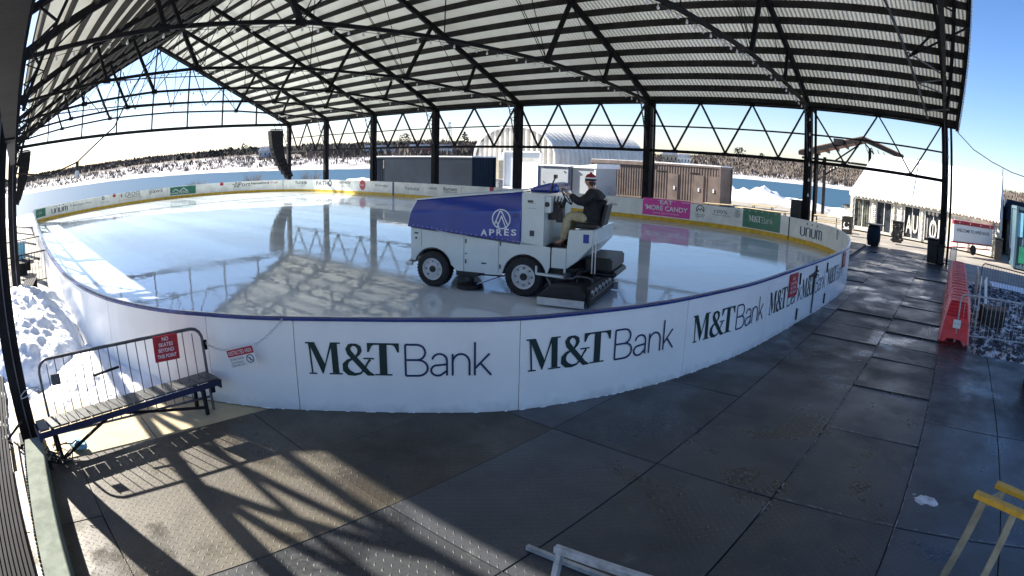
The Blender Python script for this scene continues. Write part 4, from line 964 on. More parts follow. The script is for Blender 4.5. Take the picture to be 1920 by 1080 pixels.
strokes_on([[(.5, 1), (.62, .62), (1, .6), (.7, .38), (.8, 0), (.5, .22), (.2, 0), (.3, .38), (0, .6), (.38, .62), (.5, 1)]], .08, 112.95, cl + .30, .7, .5, M['ink_grey'])
text_on('cPort', 112.3, cl + .36, 1.45, .40, M['ink_grey'])
text_on('hannaford', 110.6, cl + .50, 1.75, .22, M['ink_black'], bold=.02); text_on('to go', 109.2, cl + .50, .75, .20, M['red'])
text_on('TUCKER', 106.3, cl + .40, 1.35, .25, M['ink_black'], bold=.02); text_on('builders', 106.3, cl + .22, .9, .08, M['ink_grey'])
text_on('PATH', 103.7, cl + .32, 1.6, .36, M['ink_grey']); strokes_on([arc(.5, .5, .3, .45, 0, 360, 12)], .25, 102.6, cl + .28, .6, .5, M['ink_grey'])
text_on('norway', 100.5, cl + .44, 1.7, .26, M['ink_black']); text_on('savings bank', 100.4, cl + .28, 1.3, .08, M['ink_grey'])
wrap([(.5 + .5 * math.cos(t * .2618), .5 + .5 * math.sin(t * .2618)) for t in range(24)], [tuple(range(24))], 98.12, cl + .10, .78, .78, False, 'emblem', M['red'])
text_on('Robbins', 98.12, cl + .42, .5, .12, M['cream_board'], off=-.081)
text_on('Kittredge', 95.7, cl + .38, 1.55, .22, M['ink_grey']); text_on('Yelland', 92.2, cl + .3, 1.6, .22, M['ink_grey']); text_on('wex', 89.9, cl + .44, .8, .14, M['ink_grey'])
text_on('Burnett', 88.2, cl + .42, 1.3, .24, M['ink_black'], bold=.01); text_on('ASSOCIATES', 88.2, cl + .28, 1.3, .10, M['ink_grey'])
panel_on(83.3, cl + .48, 2.1, .34, M['white']); panel_on(84.5, cl + .48, .34, .34, M['red'], off=-.077); text_on('redevelopment', 83.2, cl + .56, 1.7, .17, M['ink_black'], off=-.081, bold=.01)
text_on('mathews', 77.0, cl + .36, .62, .08, M['ink_navy']); text_on('Bates', 75.7, cl + .36, .4, .1, M['ink_grey'])
# pink banner
panel_on(72.62, cl + .03, 2.74, .86, M['pink'])
text_on('EAT', 72.62, cl + .62, .72, .22, M['white'], off=-.080, bold=.018); text_on("'MORE CANDY", 72.62, cl + .30, 2.45, .26, M['white'], off=-.080, bold=.018); text_on('MAINE CANDY STORES', 72.62, cl + .14, 1.5, .06, M['white'], off=-.080)
strokes_on([arc(.5, .35, .42, .5, -20, 200, 16), [(.1, .1), (.35, .45), (.5, .25), (.65, .5), (.92, .1)]], .09, 70.7, cl + .42, .5, .4, M['ink_grey']); text_on('SUNDAY RIVER', 70.7, cl + .28, .55, .06, M['ink_grey']); text_on('SKI RESORT', 70.7, cl + .19, .45, .06, M['ink_grey'])
text_on('100%', 69.55, cl + .48, .72, .17, M['ink_navy']); text_on('Employee Owned', 69.55, cl + .36, .95, .07, M['ink_grey'])
strokes_on([circ(.5, .55, .42), [(.38, .3), (.38, .8), (.55, .8), (.62, .7), (.55, .57), (.4, .57)], [(.4, .57), (.58, .55), (.66, .42), (.58, .3), (.38, .3)]], .07, 68.62, cl + .36, .34, .36, M['ink_grey']); v, f = rect2d(1); wrap(v, f, 68.62, cl + .74, .34, .02, False, 'underline', M['ink_grey'])
panel_on(67.15, cl + .02, 2.30, .88, M['green']); bank_logo(67.2, cl + .32, 1.5, .28, False, M['white'], M['white'], off=-.079)
unum(63.75, cl + .14, 1.75, .60, M['ink_navy'])
strokes_on([arc(.5, .5, .2, .4, 0, 360, 12)], .12, 61.1, cl + .4, .5, .4, M['ink_grey'])

# ------------------------------------------------------------------ red notices on the near boards, and the chain
def plaque(name, s_mid, z0, w, h, lines, label, group=None, tilt=0):
    p, t, n = frame(s_mid); ang = math.atan2(t.y, t.x)
    q = p + n * .016; o = thing(name, label, 'sign', (q.x, q.y, z0), rz=ang, group=group)
    MB().bb(-w / 2, w / 2, -.008, .002, 0, h).build('sign_face', M['red'], o)
    for i, (tx, tw, zc, th) in enumerate(lines):
        v, f, a = text2d(tx); MB().add([((x - .5) * tw, -.0095, zc + y * th) for x, y in v], f).build('lettering', M['white'], o)
    return o
L4 = [('NO', .16, .33, .06), ('SKATES', .36, .24, .06), ('BEYOND', .36, .15, .06), ('THIS POINT', .42, .06, .06)]
plaque('warning_sign', 49.62, .66, .52, .46, L4, 'red notice on the near boards covering part of a bank logo, nearer of the two', 'red notices fixed to the near boards')
plaque('warning_sign', 54.35, .74, .50, .40, L4, 'red notice on the near boards at their right end, farther of the two', 'red notices fixed to the near boards')
ch = thing('chain', 'thin steel chain hung from the barricade post to the blue cap rail', 'chain', (-7.16, 2.55, .92), world=True)
def chain(pa, pb, sag, lab):
    b = MB(); n = int((Vector(pb) - Vector(pa)).length / .042)
    for k in range(n):
        u = k / n; p = Vector(pa).lerp(Vector(pb), u); p.z -= 4 * sag * u * (1 - u); u2 = (k + 1.15) / n; q = Vector(pa).lerp(Vector(pb), u2); q.z -= 4 * sag * u2 * (1 - u2)
        d = (q - p).normalized(); sd = d.cross(Vector((0, 0, 1))).normalized() if k % 2 else Vector((0, 0, 1)); r_ = .011
        b.tube([p + sd * r_, p.lerp(q, .2) + sd * r_ * 1.2, p.lerp(q, .8) + sd * r_ * 1.2, q + sd * r_ * .3, p.lerp(q, .8) - sd * r_ * 1.2, p.lerp(q, .2) - sd * r_ * 1.2, p + sd * r_], .0035, 4, cap=False)
    b.build('chain_run', M['galv'], ch)
chain((-7.14, 2.56, .90), (-6.985, 2.81, .80), .03, ''); chain((-6.70, 3.06, .885), (-6.50, 3.38, HB + .03), .03, '')
sg = thing('restricted_sign', 'small red and white restricted area sign hanging tilted on the chain', 'sign', (-6.84, 2.93, .72), rz=R(42))
rt = Matrix.Rotation(R(-14), 3, 'Y')
def sbox(x0, x1, y0, y1, z0, z1): 
    b = MB().bb(x0, x1, y0, y1, z0, z1); b.v = [tuple(rt @ Vector(p)) for p in b.v]; return b
sbox(-.19, .19, -.006, 0, -.11, .03).build('sign_face', M['white'], sg); sbox(-.19, .19, -.008, -.006, .03, .12).build('red_header', M['red'], sg)
for tx, tw, x0, z0, th, mm in [('RESTRICTED AREA', .34, -.17, .05, .05, 'white'), ('DO NOT ENTER', .20, -.17, -.02, .03, 'ink_black'), ('AUTHORIZED', .18, -.17, -.06, .02, 'ink_black'), ('PERSONNEL ONLY', .20, -.17, -.095, .02, 'ink_black')]:
    v, f, a = text2d(tx); MB().add([tuple(rt @ Vector((x0 + x * tw, -.0095, z0 + y * th))) for x, y in v], f).build('lettering', M[mm], sg)
v, f = strokes2d([circ(), [(.2, .8), (.8, .2)], [(.5, .25), (.5, .7)]], .1); MB().add([tuple(rt @ Vector((.06 + x * .11, -.0098, -.09 + y * .11))) for x, y in v], f).build('emblem', M['ink_black'], sg)
# ================================================================== ICE RESURFACER  (local: x to the rear, y away from the camera, z up)
ZL = (-10.24, 9.21, ICE); ZA = R(18.79)
zam = thing('ice_resurfacer', 'white and blue ice resurfacing machine with driver on the wet ice', 'ice resurfacer', ZL, rz=ZA)
def archpts(cx, cz, r, z_b, n=12):
    a0 = math.degrees(math.asin((z_b - cz) / r)); return [(cx - r * math.cos(R(a)), cz + r * math.sin(R(a))) for a in [a0 + (180 - 2 * a0) * i / n for i in range(n + 1)]]
W = 1.9
low = [(-.57, 1.36), (-.57, .61)] + archpts(0, .40, .47, .55) + [(.62, .42), (1.66, .42)] + archpts(2.2, .41, .50, .50) + [(2.76, .68), (2.76, 1.09), (2.10, 1.16)]
# near and far skins, split at the door seam
MB().prism(low, 0, .04).build('side_panel', M['z_white'], zam); MB().prism(low, W - .04, W).build('side_panel', M['z_white'], zam)
MB().bb(-.57, -.53, .04, W - .04, .60, 1.36).build('front_panel', M['z_white'], zam)
MB().bb(-.5, 2.7, .45, W - .45, .36, 1.12).build('chassis', M['black'], zam)
MB().bb(2.62, 3.4, .12, W - .12, .36, .665).bb(2.5, 2.78, .3, W - .3, .6, 1.08).build('rear_frame', M['black'], zam)
MB().bb(.775, .783, -.004, 0, .43, 1.22).build('door_seam', M['ink_grey'], zam); MB().ball((.83, -.005, .82), .018).build('door_knob', M['black'], zam)
# blue snow tank, upper edge leaning in
tank = [(-.66, 1.34), (2.10, 1.13), (2.10, 1.90), (-.60, 1.66)]
vs = []
for (x, z, y0, y1) in [(-.66, 1.335, -.02, W + .02), (2.10, 1.13, -.02, W + .02), (2.10, 1.80, -.02, W + .02), (-.585, 1.66, -.02, W + .02), (-.50, 1.93, .13, W - .13), (2.09, 2.21, .13, W - .13)]: vs.append((x, y0, z)); vs.append((x, y1, z))
MB().add(vs, [(0, 2, 4, 6), (6, 4, 10, 8), (1, 7, 5, 3), (7, 9, 11, 5), (0, 6, 7, 1), (6, 8, 9, 7), (8, 10, 11, 9), (0, 1, 3, 2), (2, 3, 5, 4), (4, 5, 11, 10)]).build('snow_tank', M['z_blue'], zam, bevel=.015)
MB().bar((-.52, .12, 1.95), (2.06, .12, 2.235), .05, .03).bar((-.52, W - .12, 1.95), (2.06, W - .12, 2.235), .05, .03).build('tank_rim', M['z_white'], zam)
# rear cowl, operator platform, seat base
MB().bb(2.10, 2.62, 0, W, 1.09, 2.20).build('rear_cowl', M['z_white'], zam, bevel=.02)
MB().bb(2.79, 3.11, 0, W, .67, 1.09).build('platform', M['z_white'], zam, bevel=.01); MB().bb(2.77, 3.11, .1, W - .1, 1.095, 1.11).build('floor_mat', M['black'], zam)
MB().prism([(3.115, .67), (3.115, 1.115), (3.15, 1.48), (3.66, 1.51), (3.64, 1.18), (3.36, .86)], 0.0, W).build('seat_base', M['z_white'], zam, bevel=.01)
MB().bb(3.46, 3.58, -.006, 0, 1.24, 1.42).build('data_plate', M['z_blue'], zam)
b = MB(); b.bb(3.20, 3.70, .18, .72, 1.51, 1.63); b.build('seat_cushion', M['black'], zam, bevel=.03); b = MB(); b.box((3.81, .45, 1.80), (.07, .46, .46), rot=Matrix.Rotation(R(12), 3, 'Y')); b.build('seat_backrest', M['black'], zam, bevel=.025)
# step
b = MB().bar((2.48, -.03, .69), (2.48, -.03, .52), .04).bar((2.48, -.03, .53), (3.10, -.03, .50), .05).bar((3.10, -.03, .50), (3.10, -.03, .69), .04).bb(2.48, 3.10, -.02, .25, .505, .53); b.build('step', M['z_white'], zam)
for x in (3.655, 3.72): MB().bar((x, .04, .62), (x, .04, 1.50), .022).build('rear_post', M['alu'], zam)
# control box with round gauge, badge, dash, wheel
b = MB().bb(2.55, 2.74, .02, .20, 1.80, 2.14); b.build('control_box', M['z_white'], zam, bevel=.02)
MB().lathe([(.055, -.005), (.055, .005)], c=(2.66, .015, 1.98), axis='y', n=14).build('gauge', M['ink_black'], zam)
MB().bb(2.24, 2.36, -.006, 0, 2.0, 2.05).build('badge', M['ink_grey'], zam)
b = MB().box((2.74, .45, 1.83), (.20, .5, .36)).tube([(2.8, .45, 1.7), (2.93, .45, 2.08)], .03, 8)
b.build('dashboard', M['black'], zam); b = MB()
for q in range(7): MB().cyl((2.68 + .04 * q, .2 + .05 * (q % 3), 1.95), (2.70 + .05 * q, .2 + .05 * (q % 3), 2.12 + .03 * (q % 2)), .012, n=5).build('lever', M['black'], zam)
b.box((2.86, .25, 1.75), (.12, .1, .3)).build('pedal_box', M['black'], zam)
tr = Matrix.Rotation(R(58), 3, 'Y') 
wc = Vector((2.95, .45, 2.14)); b = MB().tube([wc + tr @ Vector((.19 * math.cos(t * .3142), .19 * math.sin(t * .3142), 0)) for t in range(21)], .014, 6, cap=False)
for t in (0, 2.09, 4.18): b.bar(wc, wc + tr @ Vector((.19 * math.cos(t), .19 * math.sin(t), 0)), .02)
b.build('steering_wheel', M['black'], zam, smooth=True)
b = MB().tube([(2.62, .3, 2.2), (2.68, .3, 2.42), (2.72, .32, 2.52)], .016, 6).box((2.73, .32, 2.55), (.05, .12, .08)); b.build('work_light', M['black'], zam)
b = MB(); b.prism([(2.12, 2.205), (2.18, 2.30), (2.62, 2.42), (2.78, 2.38), (2.80, 2.205)], .35, 1.25); b.build('hood_bag', M['z_blue'], zam, bevel=.05, smooth=False)
# seams, hinges, latches, rivets and decals on the near side
for (x0, x1, z0, z1) in [(-.3, -.292, .9, 1.28), (1.60, 1.607, .46, 1.17), (2.615, 2.622, 1.1, 2.16)]: MB().bb(x0, x1, -.003, 0, z0, z1).build('panel_seam', M['ink_grey'], zam)
for (x, z) in [(.81, .60), (.81, 1.05), (1.63, .55), (1.63, 1.05)]: MB().bb(x, x + .03, -.012, 0, z, z + .09).build('hinge', M['dark_galv'], zam)
for q in range(22): MB().lathe([(.008, -.026), (.008, -.018)], c=(-.5 + q * .122, 0, 1.375 - q * .0098), axis='y', n=6).build('rivet', M['alu'], zam)
for q in range(8): MB().lathe([(.008, -.004), (.008, .002)], c=(2.16, 0, 1.2 + q * .13), axis='y', n=6).build('rivet', M['alu'], zam)
for (x, z, w, h) in [(-.48, 1.18, .10, .035), (-.46, 1.06, .05, .05), (1.2, .62, .12, .03), (2.30, 1.30, .10, .12)]: MB().bb(x, x + w, -.003, 0, z, z + h).build('decal', M['ink_grey'], zam)
MB().bb(2.26, 2.42, -.004, 0, 1.98, 1.985).bb(2.26, 2.42, -.004, 0, 1.88, 1.885).build('vent_slot', M['ink_grey'], zam)
MB().bar((-.56, -.012, 1.325), (2.09, -.012, 1.115), .018, .02).build('tank_rub_strip', M['dark_galv'], zam)
for (x, c) in [(0, 0), (2.2, 0)]: MB().tube([(x + .475 * math.cos(R(a)), -.006, .41 + .475 * math.sin(R(a))) for a in range(18, 163, 12)], .012, 6).build('arch_trim', M['black'], zam)
MB().tube([(.1, -.01, 1.28), (.5, -.03, 1.235), (.9, -.01, 1.205)], .012, 6).build('grab_handle', M['alu'], zam)
# bumper
b = MB().tube([(-.53, -.02, .49), (-.66, -.02, .49), (-.72, .15, .49), (-.72, W - .15, .49), (-.66, W + .02, .49), (-.53, W + .02, .49)], .05, 8); b.build('bumper', M['z_white'], zam, smooth=True)
MB().bb(-.60, -.572, .05, W - .05, .62, .86).build('front_grille', M['z_blue'], zam)
# wheels
def wheel(x, y0, y1, r, fr):
    s_ = -1 if y0 < y1 else 1
    t = MB().lathe([(r * .60, y0), (r * .90, y0), (r, y0 + (y1 - y0) * .12), (r * 1.0, y0 + (y1 - y0) * .88), (r * .9, y1), (r * .6, y1)], c=(x, 0, r), axis='y', n=32, caps=False)
    for k in range(36):
        a = k / 36 * 6.2832; c, s2 = math.cos(a), math.sin(a); t.box((x + r * c, (y0 + y1) / 2, r + r * s2), (.035, abs(y1 - y0) * .8, .02), rot=Matrix.Rotation(-a + math.pi / 2, 3, 'Y'))
    w = t.build('wheel', M['rubber'], zam, smooth=True)
    d = y1 - y0
    MB().lathe([(r * .60, y0 + d * .10), (r * .62, y0 - d * .01), (r * .56, y0), (r * .52, y0 + d * .14), (r * .34, y0 + d * .16), (r * .30, y0 + d * .05), (.02, y0 + d * .05)], c=(x, 0, r), axis='y', n=28).build('rim', M['rim'], w, smooth=True)
    b = MB()
    for k in range(8): a = k * .7854; b.lathe([(.028, y0 + d * .155), (.028, y0 + d * .10)], c=(x + r * .43 * math.cos(a), 0, r + r * .43 * math.sin(a)), axis='y', n=8)
    b.build('rim_hole', M['ink_black'], w)
    MB().lathe([(r * .19, y0 + d * .05), (r * .17, y0 - d * .04), (.01, y0 - d * .05)], c=(x, 0, r), axis='y', n=16).build('hub', M['black'], w)
for (x, r) in ((0, .405), (2.19, .425)): wheel(x, -.03, .27, r, 1); wheel(x, W + .03, W - .27, r, 1)
# wash and brush gear under the body
b = MB().bb(.55, 1.05, .08, .5, .30, .42).bb(1.0, 1.15, .02, .3, .34, .46).bar((1.15, .1, .36), (1.72, .1, .38), .03).bb(.62, .9, .05, .3, .2, .3); b.build('brush_arm', M['black'], zam)
MB().lathe([(.30, .02), (.28, .09), (.10, .14), (.1, .22)], c=(.82, .22, 0), n=20).build('board_brush', M['rubber'], zam)
b = MB().bar((1.10, .02, .16), (1.60, .06, .36), .16, .02); b.build('splash_flap', M['z_blue'], zam)
# conditioner at the rear
b = MB()
b.prism([(2.78, .05), (3.70, .05), (3.74, .30), (3.55, .46), (2.95, .40), (2.72, .20)], -.60, 1.55)
b.build('conditioner', M['black'], zam, bevel=.015)
MB().box((3.22, -.645, .11), (.98, .03, .155)).build('runner_plate', M['alu'], zam, bevel=.004)
MB().bb(2.80, 3.9, 1.56, 1.60, .02, .2).build('runner_plate', M['alu'], zam)
MB().bb(3.75, 3.80, -.60, 1.55, .06, .48).build('towel_board', M['rubber'], zam, bevel=.01); 
b = MB().bar((3.77, -.6, .44), (3.77, 1.55, .44), .06, .03).bar((3.82, -.6, .24), (3.82, 1.55, .24), .03, .03); b.build('towel_clamp', M['dark_galv'], zam)
b = MB()
for q in range(7): y = -.45 + q * .3; b.box((3.805, y, .35), (.02, .11, .06)).box((3.81, y + .12, .30), (.02, .05, .10))
b.build('clamp_bolt', M['galv'], zam)
b = MB().bb(3.42, 4.02, .25, 1.55, .62, .92).bb(3.6, 4.1, .35, 1.45, .50, .64); b.build('rear_hitch_housing', M['black'], zam, bevel=.05)
b = MB().tube([(2.66, .05, .50), (2.80, -.05, .36), (2.92, -.2, .22)], .03, 8); b.build('lift_arm', M['dark_galv'], zam)
b = MB().tube([(3.15, -.1, .50), (3.30, -.1, .50), (3.38, -.12, .56), (3.60, -.12, .56), (3.72, -.12, .52), (3.74, -.12, .30)], .028, 8); b.build('water_pipe', M['dark_galv'], zam, smooth=True)
b = MB()
for q in range(9):
    y = rnd.uniform(-.2, 1.2); x = rnd.uniform(2.95, 3.55); b.tube([(x, y, .42), (x + rnd.uniform(-.1, .1), y + .1, .60), (x + rnd.uniform(-.25, .25), y + rnd.uniform(-.2, .2), .72)], .018, 6)
b.bb(3.0, 3.4, .3, 1.4, .44, .66).build('hydraulic_hose', M['black'], zam)
MB().lathe([(.09, 0), (.09, .14)], c=(3.15, .0, .46), n=12).build('motor', M['dark_galv'], zam)

# emblem and name on the tank side
def on_tank(vs, fs, cx, cz, w, h, nm, mt, sl=.075):
    """flat print on the near face of the tank (y = -.02); sl = slope of the print"""
    MB().add([(cx + (x - .5) * w, -.0235, cz + (y - .5) * h + (x - .5) * w * sl) for x, y in vs], fs).build(nm, mt, zam)
v, f = strokes2d([circ(r=.46, n=30), [(.14, .20), (.42, .86), (.52, .86), (.86, .20)], [(.30, .12), (.52, .64), (.74, .12)], [(.40, .10), (.24, .40)]], .058); on_tank(v, f, 1.66, 1.62, .44, .44, 'emblem', M['white'], 0)
x = 1.19; 
for chh, w in (('A', .15), ('P', .12), ('R', .13), ('È', .11), ('S', .12)):
    v, f, a = text2d(chh, .02); hh = .135 if chh != 'È' else .18
    MB().add([(x + px * w, -.0237, 1.245 + .075 * (x - 1.2) * .8 + py * hh) for px, py in v], f).build('letter', M['white'], zam); x += w + .048
v, f = strokes2d([[(0, 0), (.1, .8), (.5, 1), (.9, .8), (1, 0)], [(.3, .2), (.5, .6), (.7, .2)]], .14); on_tank(v, f, 2.00, 1.72, .11, .09, 'badge', M['ink_navy'])

# ================================================================== DRIVER
Zm = Matrix.Translation(ZL) @ Matrix.Rotation(ZA, 4, 'Z')
drv = thing('person', 'driver in black jacket, khaki trousers and striped knit hat seated on the ice machine', 'person', tuple(Zm @ Vector((3.50, .45, 1.63))), rz=ZA)
O_ = Vector((3.50, .45, 1.63))
def skin(name, pts, edges, rad, mt, parent, sub=2, root=0):
    me = bpy.data.meshes.new(name); me.from_pydata([tuple(Vector(p) - O_) for p in pts], edges, []); o = bpy.data.objects.new(name, me); COL.objects.link(o)
    md = o.modifiers.new('s', 'SKIN'); md.use_smooth_shade = True
    for i, r_ in enumerate(rad):
        rr = r_ if isinstance(r_, tuple) else (r_, r_); me.skin_vertices[0].data[i].radius = rr
    me.skin_vertices[0].data[root].use_root = True
    m2 = o.modifiers.new('b', 'SUBSURF'); m2.levels = sub; m2.render_levels = sub
    bpy.context.view_layer.update(); dg = bpy.context.evaluated_depsgraph_get(); nm = bpy.data.meshes.new_from_object(o.evaluated_get(dg))
    for p in nm.polygons: p.use_smooth = True
    nm.materials.clear(); nm.materials.append(mt)
    bpy.data.objects.remove(o); bpy.data.meshes.remove(me); nm.name = name
    ob = bpy.data.objects.new(name, nm); COL.objects.link(ob); ob.parent = parent; return ob
J = dict(pelvis=(3.52, .45, 1.70), waist=(3.56, .45, 1.84), chest=(3.56, .45, 2.05), neck0=(3.51, .45, 2.22), neck=(3.48, .45, 2.30), head=(3.45, .44, 2.42), crown=(3.46, .44, 2.52),
         shL=(3.53, .27, 2.15), elL=(3.32, .17, 2.02), wrL=(3.08, .27, 2.16), haL=(3.00, .31, 2.20), shR=(3.53, .63, 2.15), elR=(3.34, .74, 1.95), wrR=(3.14, .66, 2.02), haR=(3.07, .62, 2.06),
         hpL=(3.50, .36, 1.68), knL=(3.08, .27, 1.76), anL=(2.98, .27, 1.26), toL=(2.82, .26, 1.17), heL=(3.03, .27, 1.16), hpR=(3.50, .54, 1.68), knR=(3.10, .60, 1.75), anR=(2.98, .60, 1.27), toR=(2.80, .60, 1.17), heR=(3.02, .6, 1.16))
K = list(J); ix = {k: i for i, k in enumerate(K)}
E_ = [('pelvis', 'waist'), ('waist', 'chest'), ('chest', 'neck0'), ('neck0', 'neck'), ('neck', 'head'), ('head', 'crown'), ('neck0', 'shL'), ('shL', 'elL'), ('elL', 'wrL'), ('wrL', 'haL'), ('neck0', 'shR'), ('shR', 'elR'), ('elR', 'wrR'), ('wrR', 'haR'), ('pelvis', 'hpL'), ('hpL', 'knL'), ('knL', 'anL'), ('anL', 'toL'), ('pelvis', 'hpR'), ('hpR', 'knR'), ('knR', 'anR'), ('anR', 'toR')]
RD = dict(pelvis=.13, waist=.12, chest=.145, neck0=.10, neck=.055, head=.092, crown=.07, shL=.07, elL=.048, wrL=.032, haL=.030, shR=.07, elR=.048, wrR=.032, haR=.030, hpL=.09, knL=.062, anL=.042, toL=.035, heL=.03, hpR=.09, knR=.062, anR=.042, toR=.035, heR=.03)
KK = [k for k in K if k not in ('heL', 'heR')]; i2 = {k: i for i, k in enumerate(KK)}
body = skin('body', [J[k] for k in KK], [(i2[a], i2[b]) for a, b in E_], [RD[k] for k in KK], M['skin'], drv)
def sub_skin(name, keys, edges, rad, mt, root=0):
    d = {k: i for i, k in enumerate(keys)}; return skin(name, [J[k] for k in keys], [(d[a], d[b]) for a, b in edges], rad, mt, drv)
J['hem'] = (3.535, .45, 1.70); J['cuL'] = (3.10, .26, 2.15); J['cuR'] = (3.16, .66, 2.015); J['col'] = (3.49, .45, 2.30)
sub_skin('jacket', ['waist', 'hem', 'chest', 'neck0', 'col', 'shL', 'elL', 'cuL', 'shR', 'elR', 'cuR'], [('hem', 'waist'), ('waist', 'chest'), ('chest', 'neck0'), ('neck0', 'col'), ('neck0', 'shL'), ('shL', 'elL'), ('elL', 'cuL'), ('neck0', 'shR'), ('shR', 'elR'), ('elR', 'cuR')], [(.20, .23), (.20, .22), (.225, .25), .165, .09, .115, .092, .068, .115, .092, .068], M['jacket'])
J['ptop'] = (3.54, .45, 1.80); J['aL'] = (2.985, .27, 1.245); J['aR'] = (2.985, .60, 1.25)
sub_skin('trousers', ['pelvis', 'ptop', 'hpL', 'knL', 'aL', 'hpR', 'knR', 'aR'], [('ptop', 'pelvis'), ('pelvis', 'hpL'), ('hpL', 'knL'), ('knL', 'aL'), ('pelvis', 'hpR'), ('hpR', 'knR'), ('knR', 'aR')], [(.165, .185), (.155, .175), .13, .10, .085, .13, .10, .085], M['khaki'])
for sd in 'LR':
    J['t1'] = tuple(Vector(J['to' + sd]) + Vector((-.03, 0, -.005))); J['t0'] = tuple(Vector(J['he' + sd]) + Vector((0, 0, 0))); J['t2'] = tuple(Vector(J['an' + sd]) + Vector((0, 0, -.02)))
    sub_skin('boot', ['t0', 't1', 't2'], [('t2', 't0'), ('t0', 't1')], [.055, .045, .06], M['boot'])
    # fingers and thumb closed round the wheel
    h = Vector(J['ha' + sd]); w = Vector(J['wr' + sd]); d = (h - w).normalized(); sdv = Vector((0, 1, 0)) * (1 if sd == 'L' else -1)
    b = MB()
    for q in range(4):
        o0 = h + Vector((0, 0, .018 - .014 * q)) + sdv * (.004 * q); L = (.040, .045, .043, .034)[q]
        p1 = o0 + d * L * .6; p2 = p1 + (d * .3 + sdv * .9).normalized() * L * .6; p3 = p2 + (-d * .7 + sdv * .5).normalized() * L * .5; b.tube([o0, p1, p2, p3], [.0095, .009, .008, .006], 7)
    t0 = w.lerp(h, .45) + Vector((0, 0, .022)); b.tube([t0, t0 + d * .03 + Vector((0, 0, .02)) + sdv * .01, t0 + d * .055 + sdv * .03 + Vector((0, 0, .012))], [.011, .010, .007], 7)
    b.v = [tuple(Vector(p) - O_) for p in b.v]; b.build('glove' if False else 'fingers', M['skin'], drv, smooth=True)
# head details: facing -x, looking a little down
hc = Vector((3.45, .44, 2.425)) - O_
b = MB().ball(hc, .098, 16, 12, (1.0, .86, 1.16)); b.build('head', M['skin'], drv, smooth=True)
b = MB().prism([(0, .03), (-.026, -.012), (0, -.018)], -.011, .011); b.v = [tuple(Vector(p) + hc + Vector((-.094, 0, -.012))) for p in b.v]; b.build('nose', M['skin'], drv)
for sy in (-1, 1):
    MB().ball(hc + Vector((-.086, sy * .034, .012)), .011, 8, 6).build('eye', M['white'], drv); MB().ball(hc + Vector((-.095, sy * .034, .012)), .0055, 6, 4).build('pupil', M['ink_black'], drv)
    MB().ball(hc + Vector((.005, sy * .086, 0)), .024, 8, 6, (.7, .35, 1.2)).build('ear', M['skin'], drv)
b = MB().box(hc + Vector((-.09, 0, -.05)), (.012, .04, .008)); b.build('mouth', M['hat_red'], drv)
b = MB()
for q in range(26): a = rnd.uniform(-2.2, 2.2); b.ball(hc + Vector((.02 + .075 * math.cos(a) * .9, .084 * math.sin(a), -.02 - rnd.uniform(0, .05))), .02, 6, 5, (1, .7, 1.4))
b.build('hair', M['boot'], drv, smooth=True)
def cap(z0, z1, r0, r1, mt, nm):
    n = 5; pr = [(r0 + (r1 - r0) * k / n, z0 + (z1 - z0) * k / n) for k in range(n + 1)]; t = MB().lathe(pr, n=18); t.v = [(p[0] * 1.03 + hc.x + .006, p[1] * .9 + hc.y, p[2] + hc.z) for p in t.v]; return t.build(nm, mt, drv, smooth=True)
cap(.010, .050, .110, .112, M['jacket'], 'hat_brim'); cap(.050, .078, .112, .104, M['white'], 'hat_stripe')
pr = [(.104, .078), (.096, .100), (.080, .122), (.055, .138), (.02, .146), (.001, .147)]; t = MB().lathe(pr, n=18); t.v = [(p[0] * 1.03 + hc.x + .006, p[1] * .9 + hc.y, p[2] + hc.z) for p in t.v]; t.build('hat', M['hat_red'], drv, smooth=True)
b = MB().ball(hc + Vector((.01, 0, .155)), .026, 8, 6); b.build('hat_bobble', M['hat_red'], drv, smooth=True)

drv.scale = (1.07, 1.07, 1.07); drv.location = drv.location + Vector((0, 0, .0))
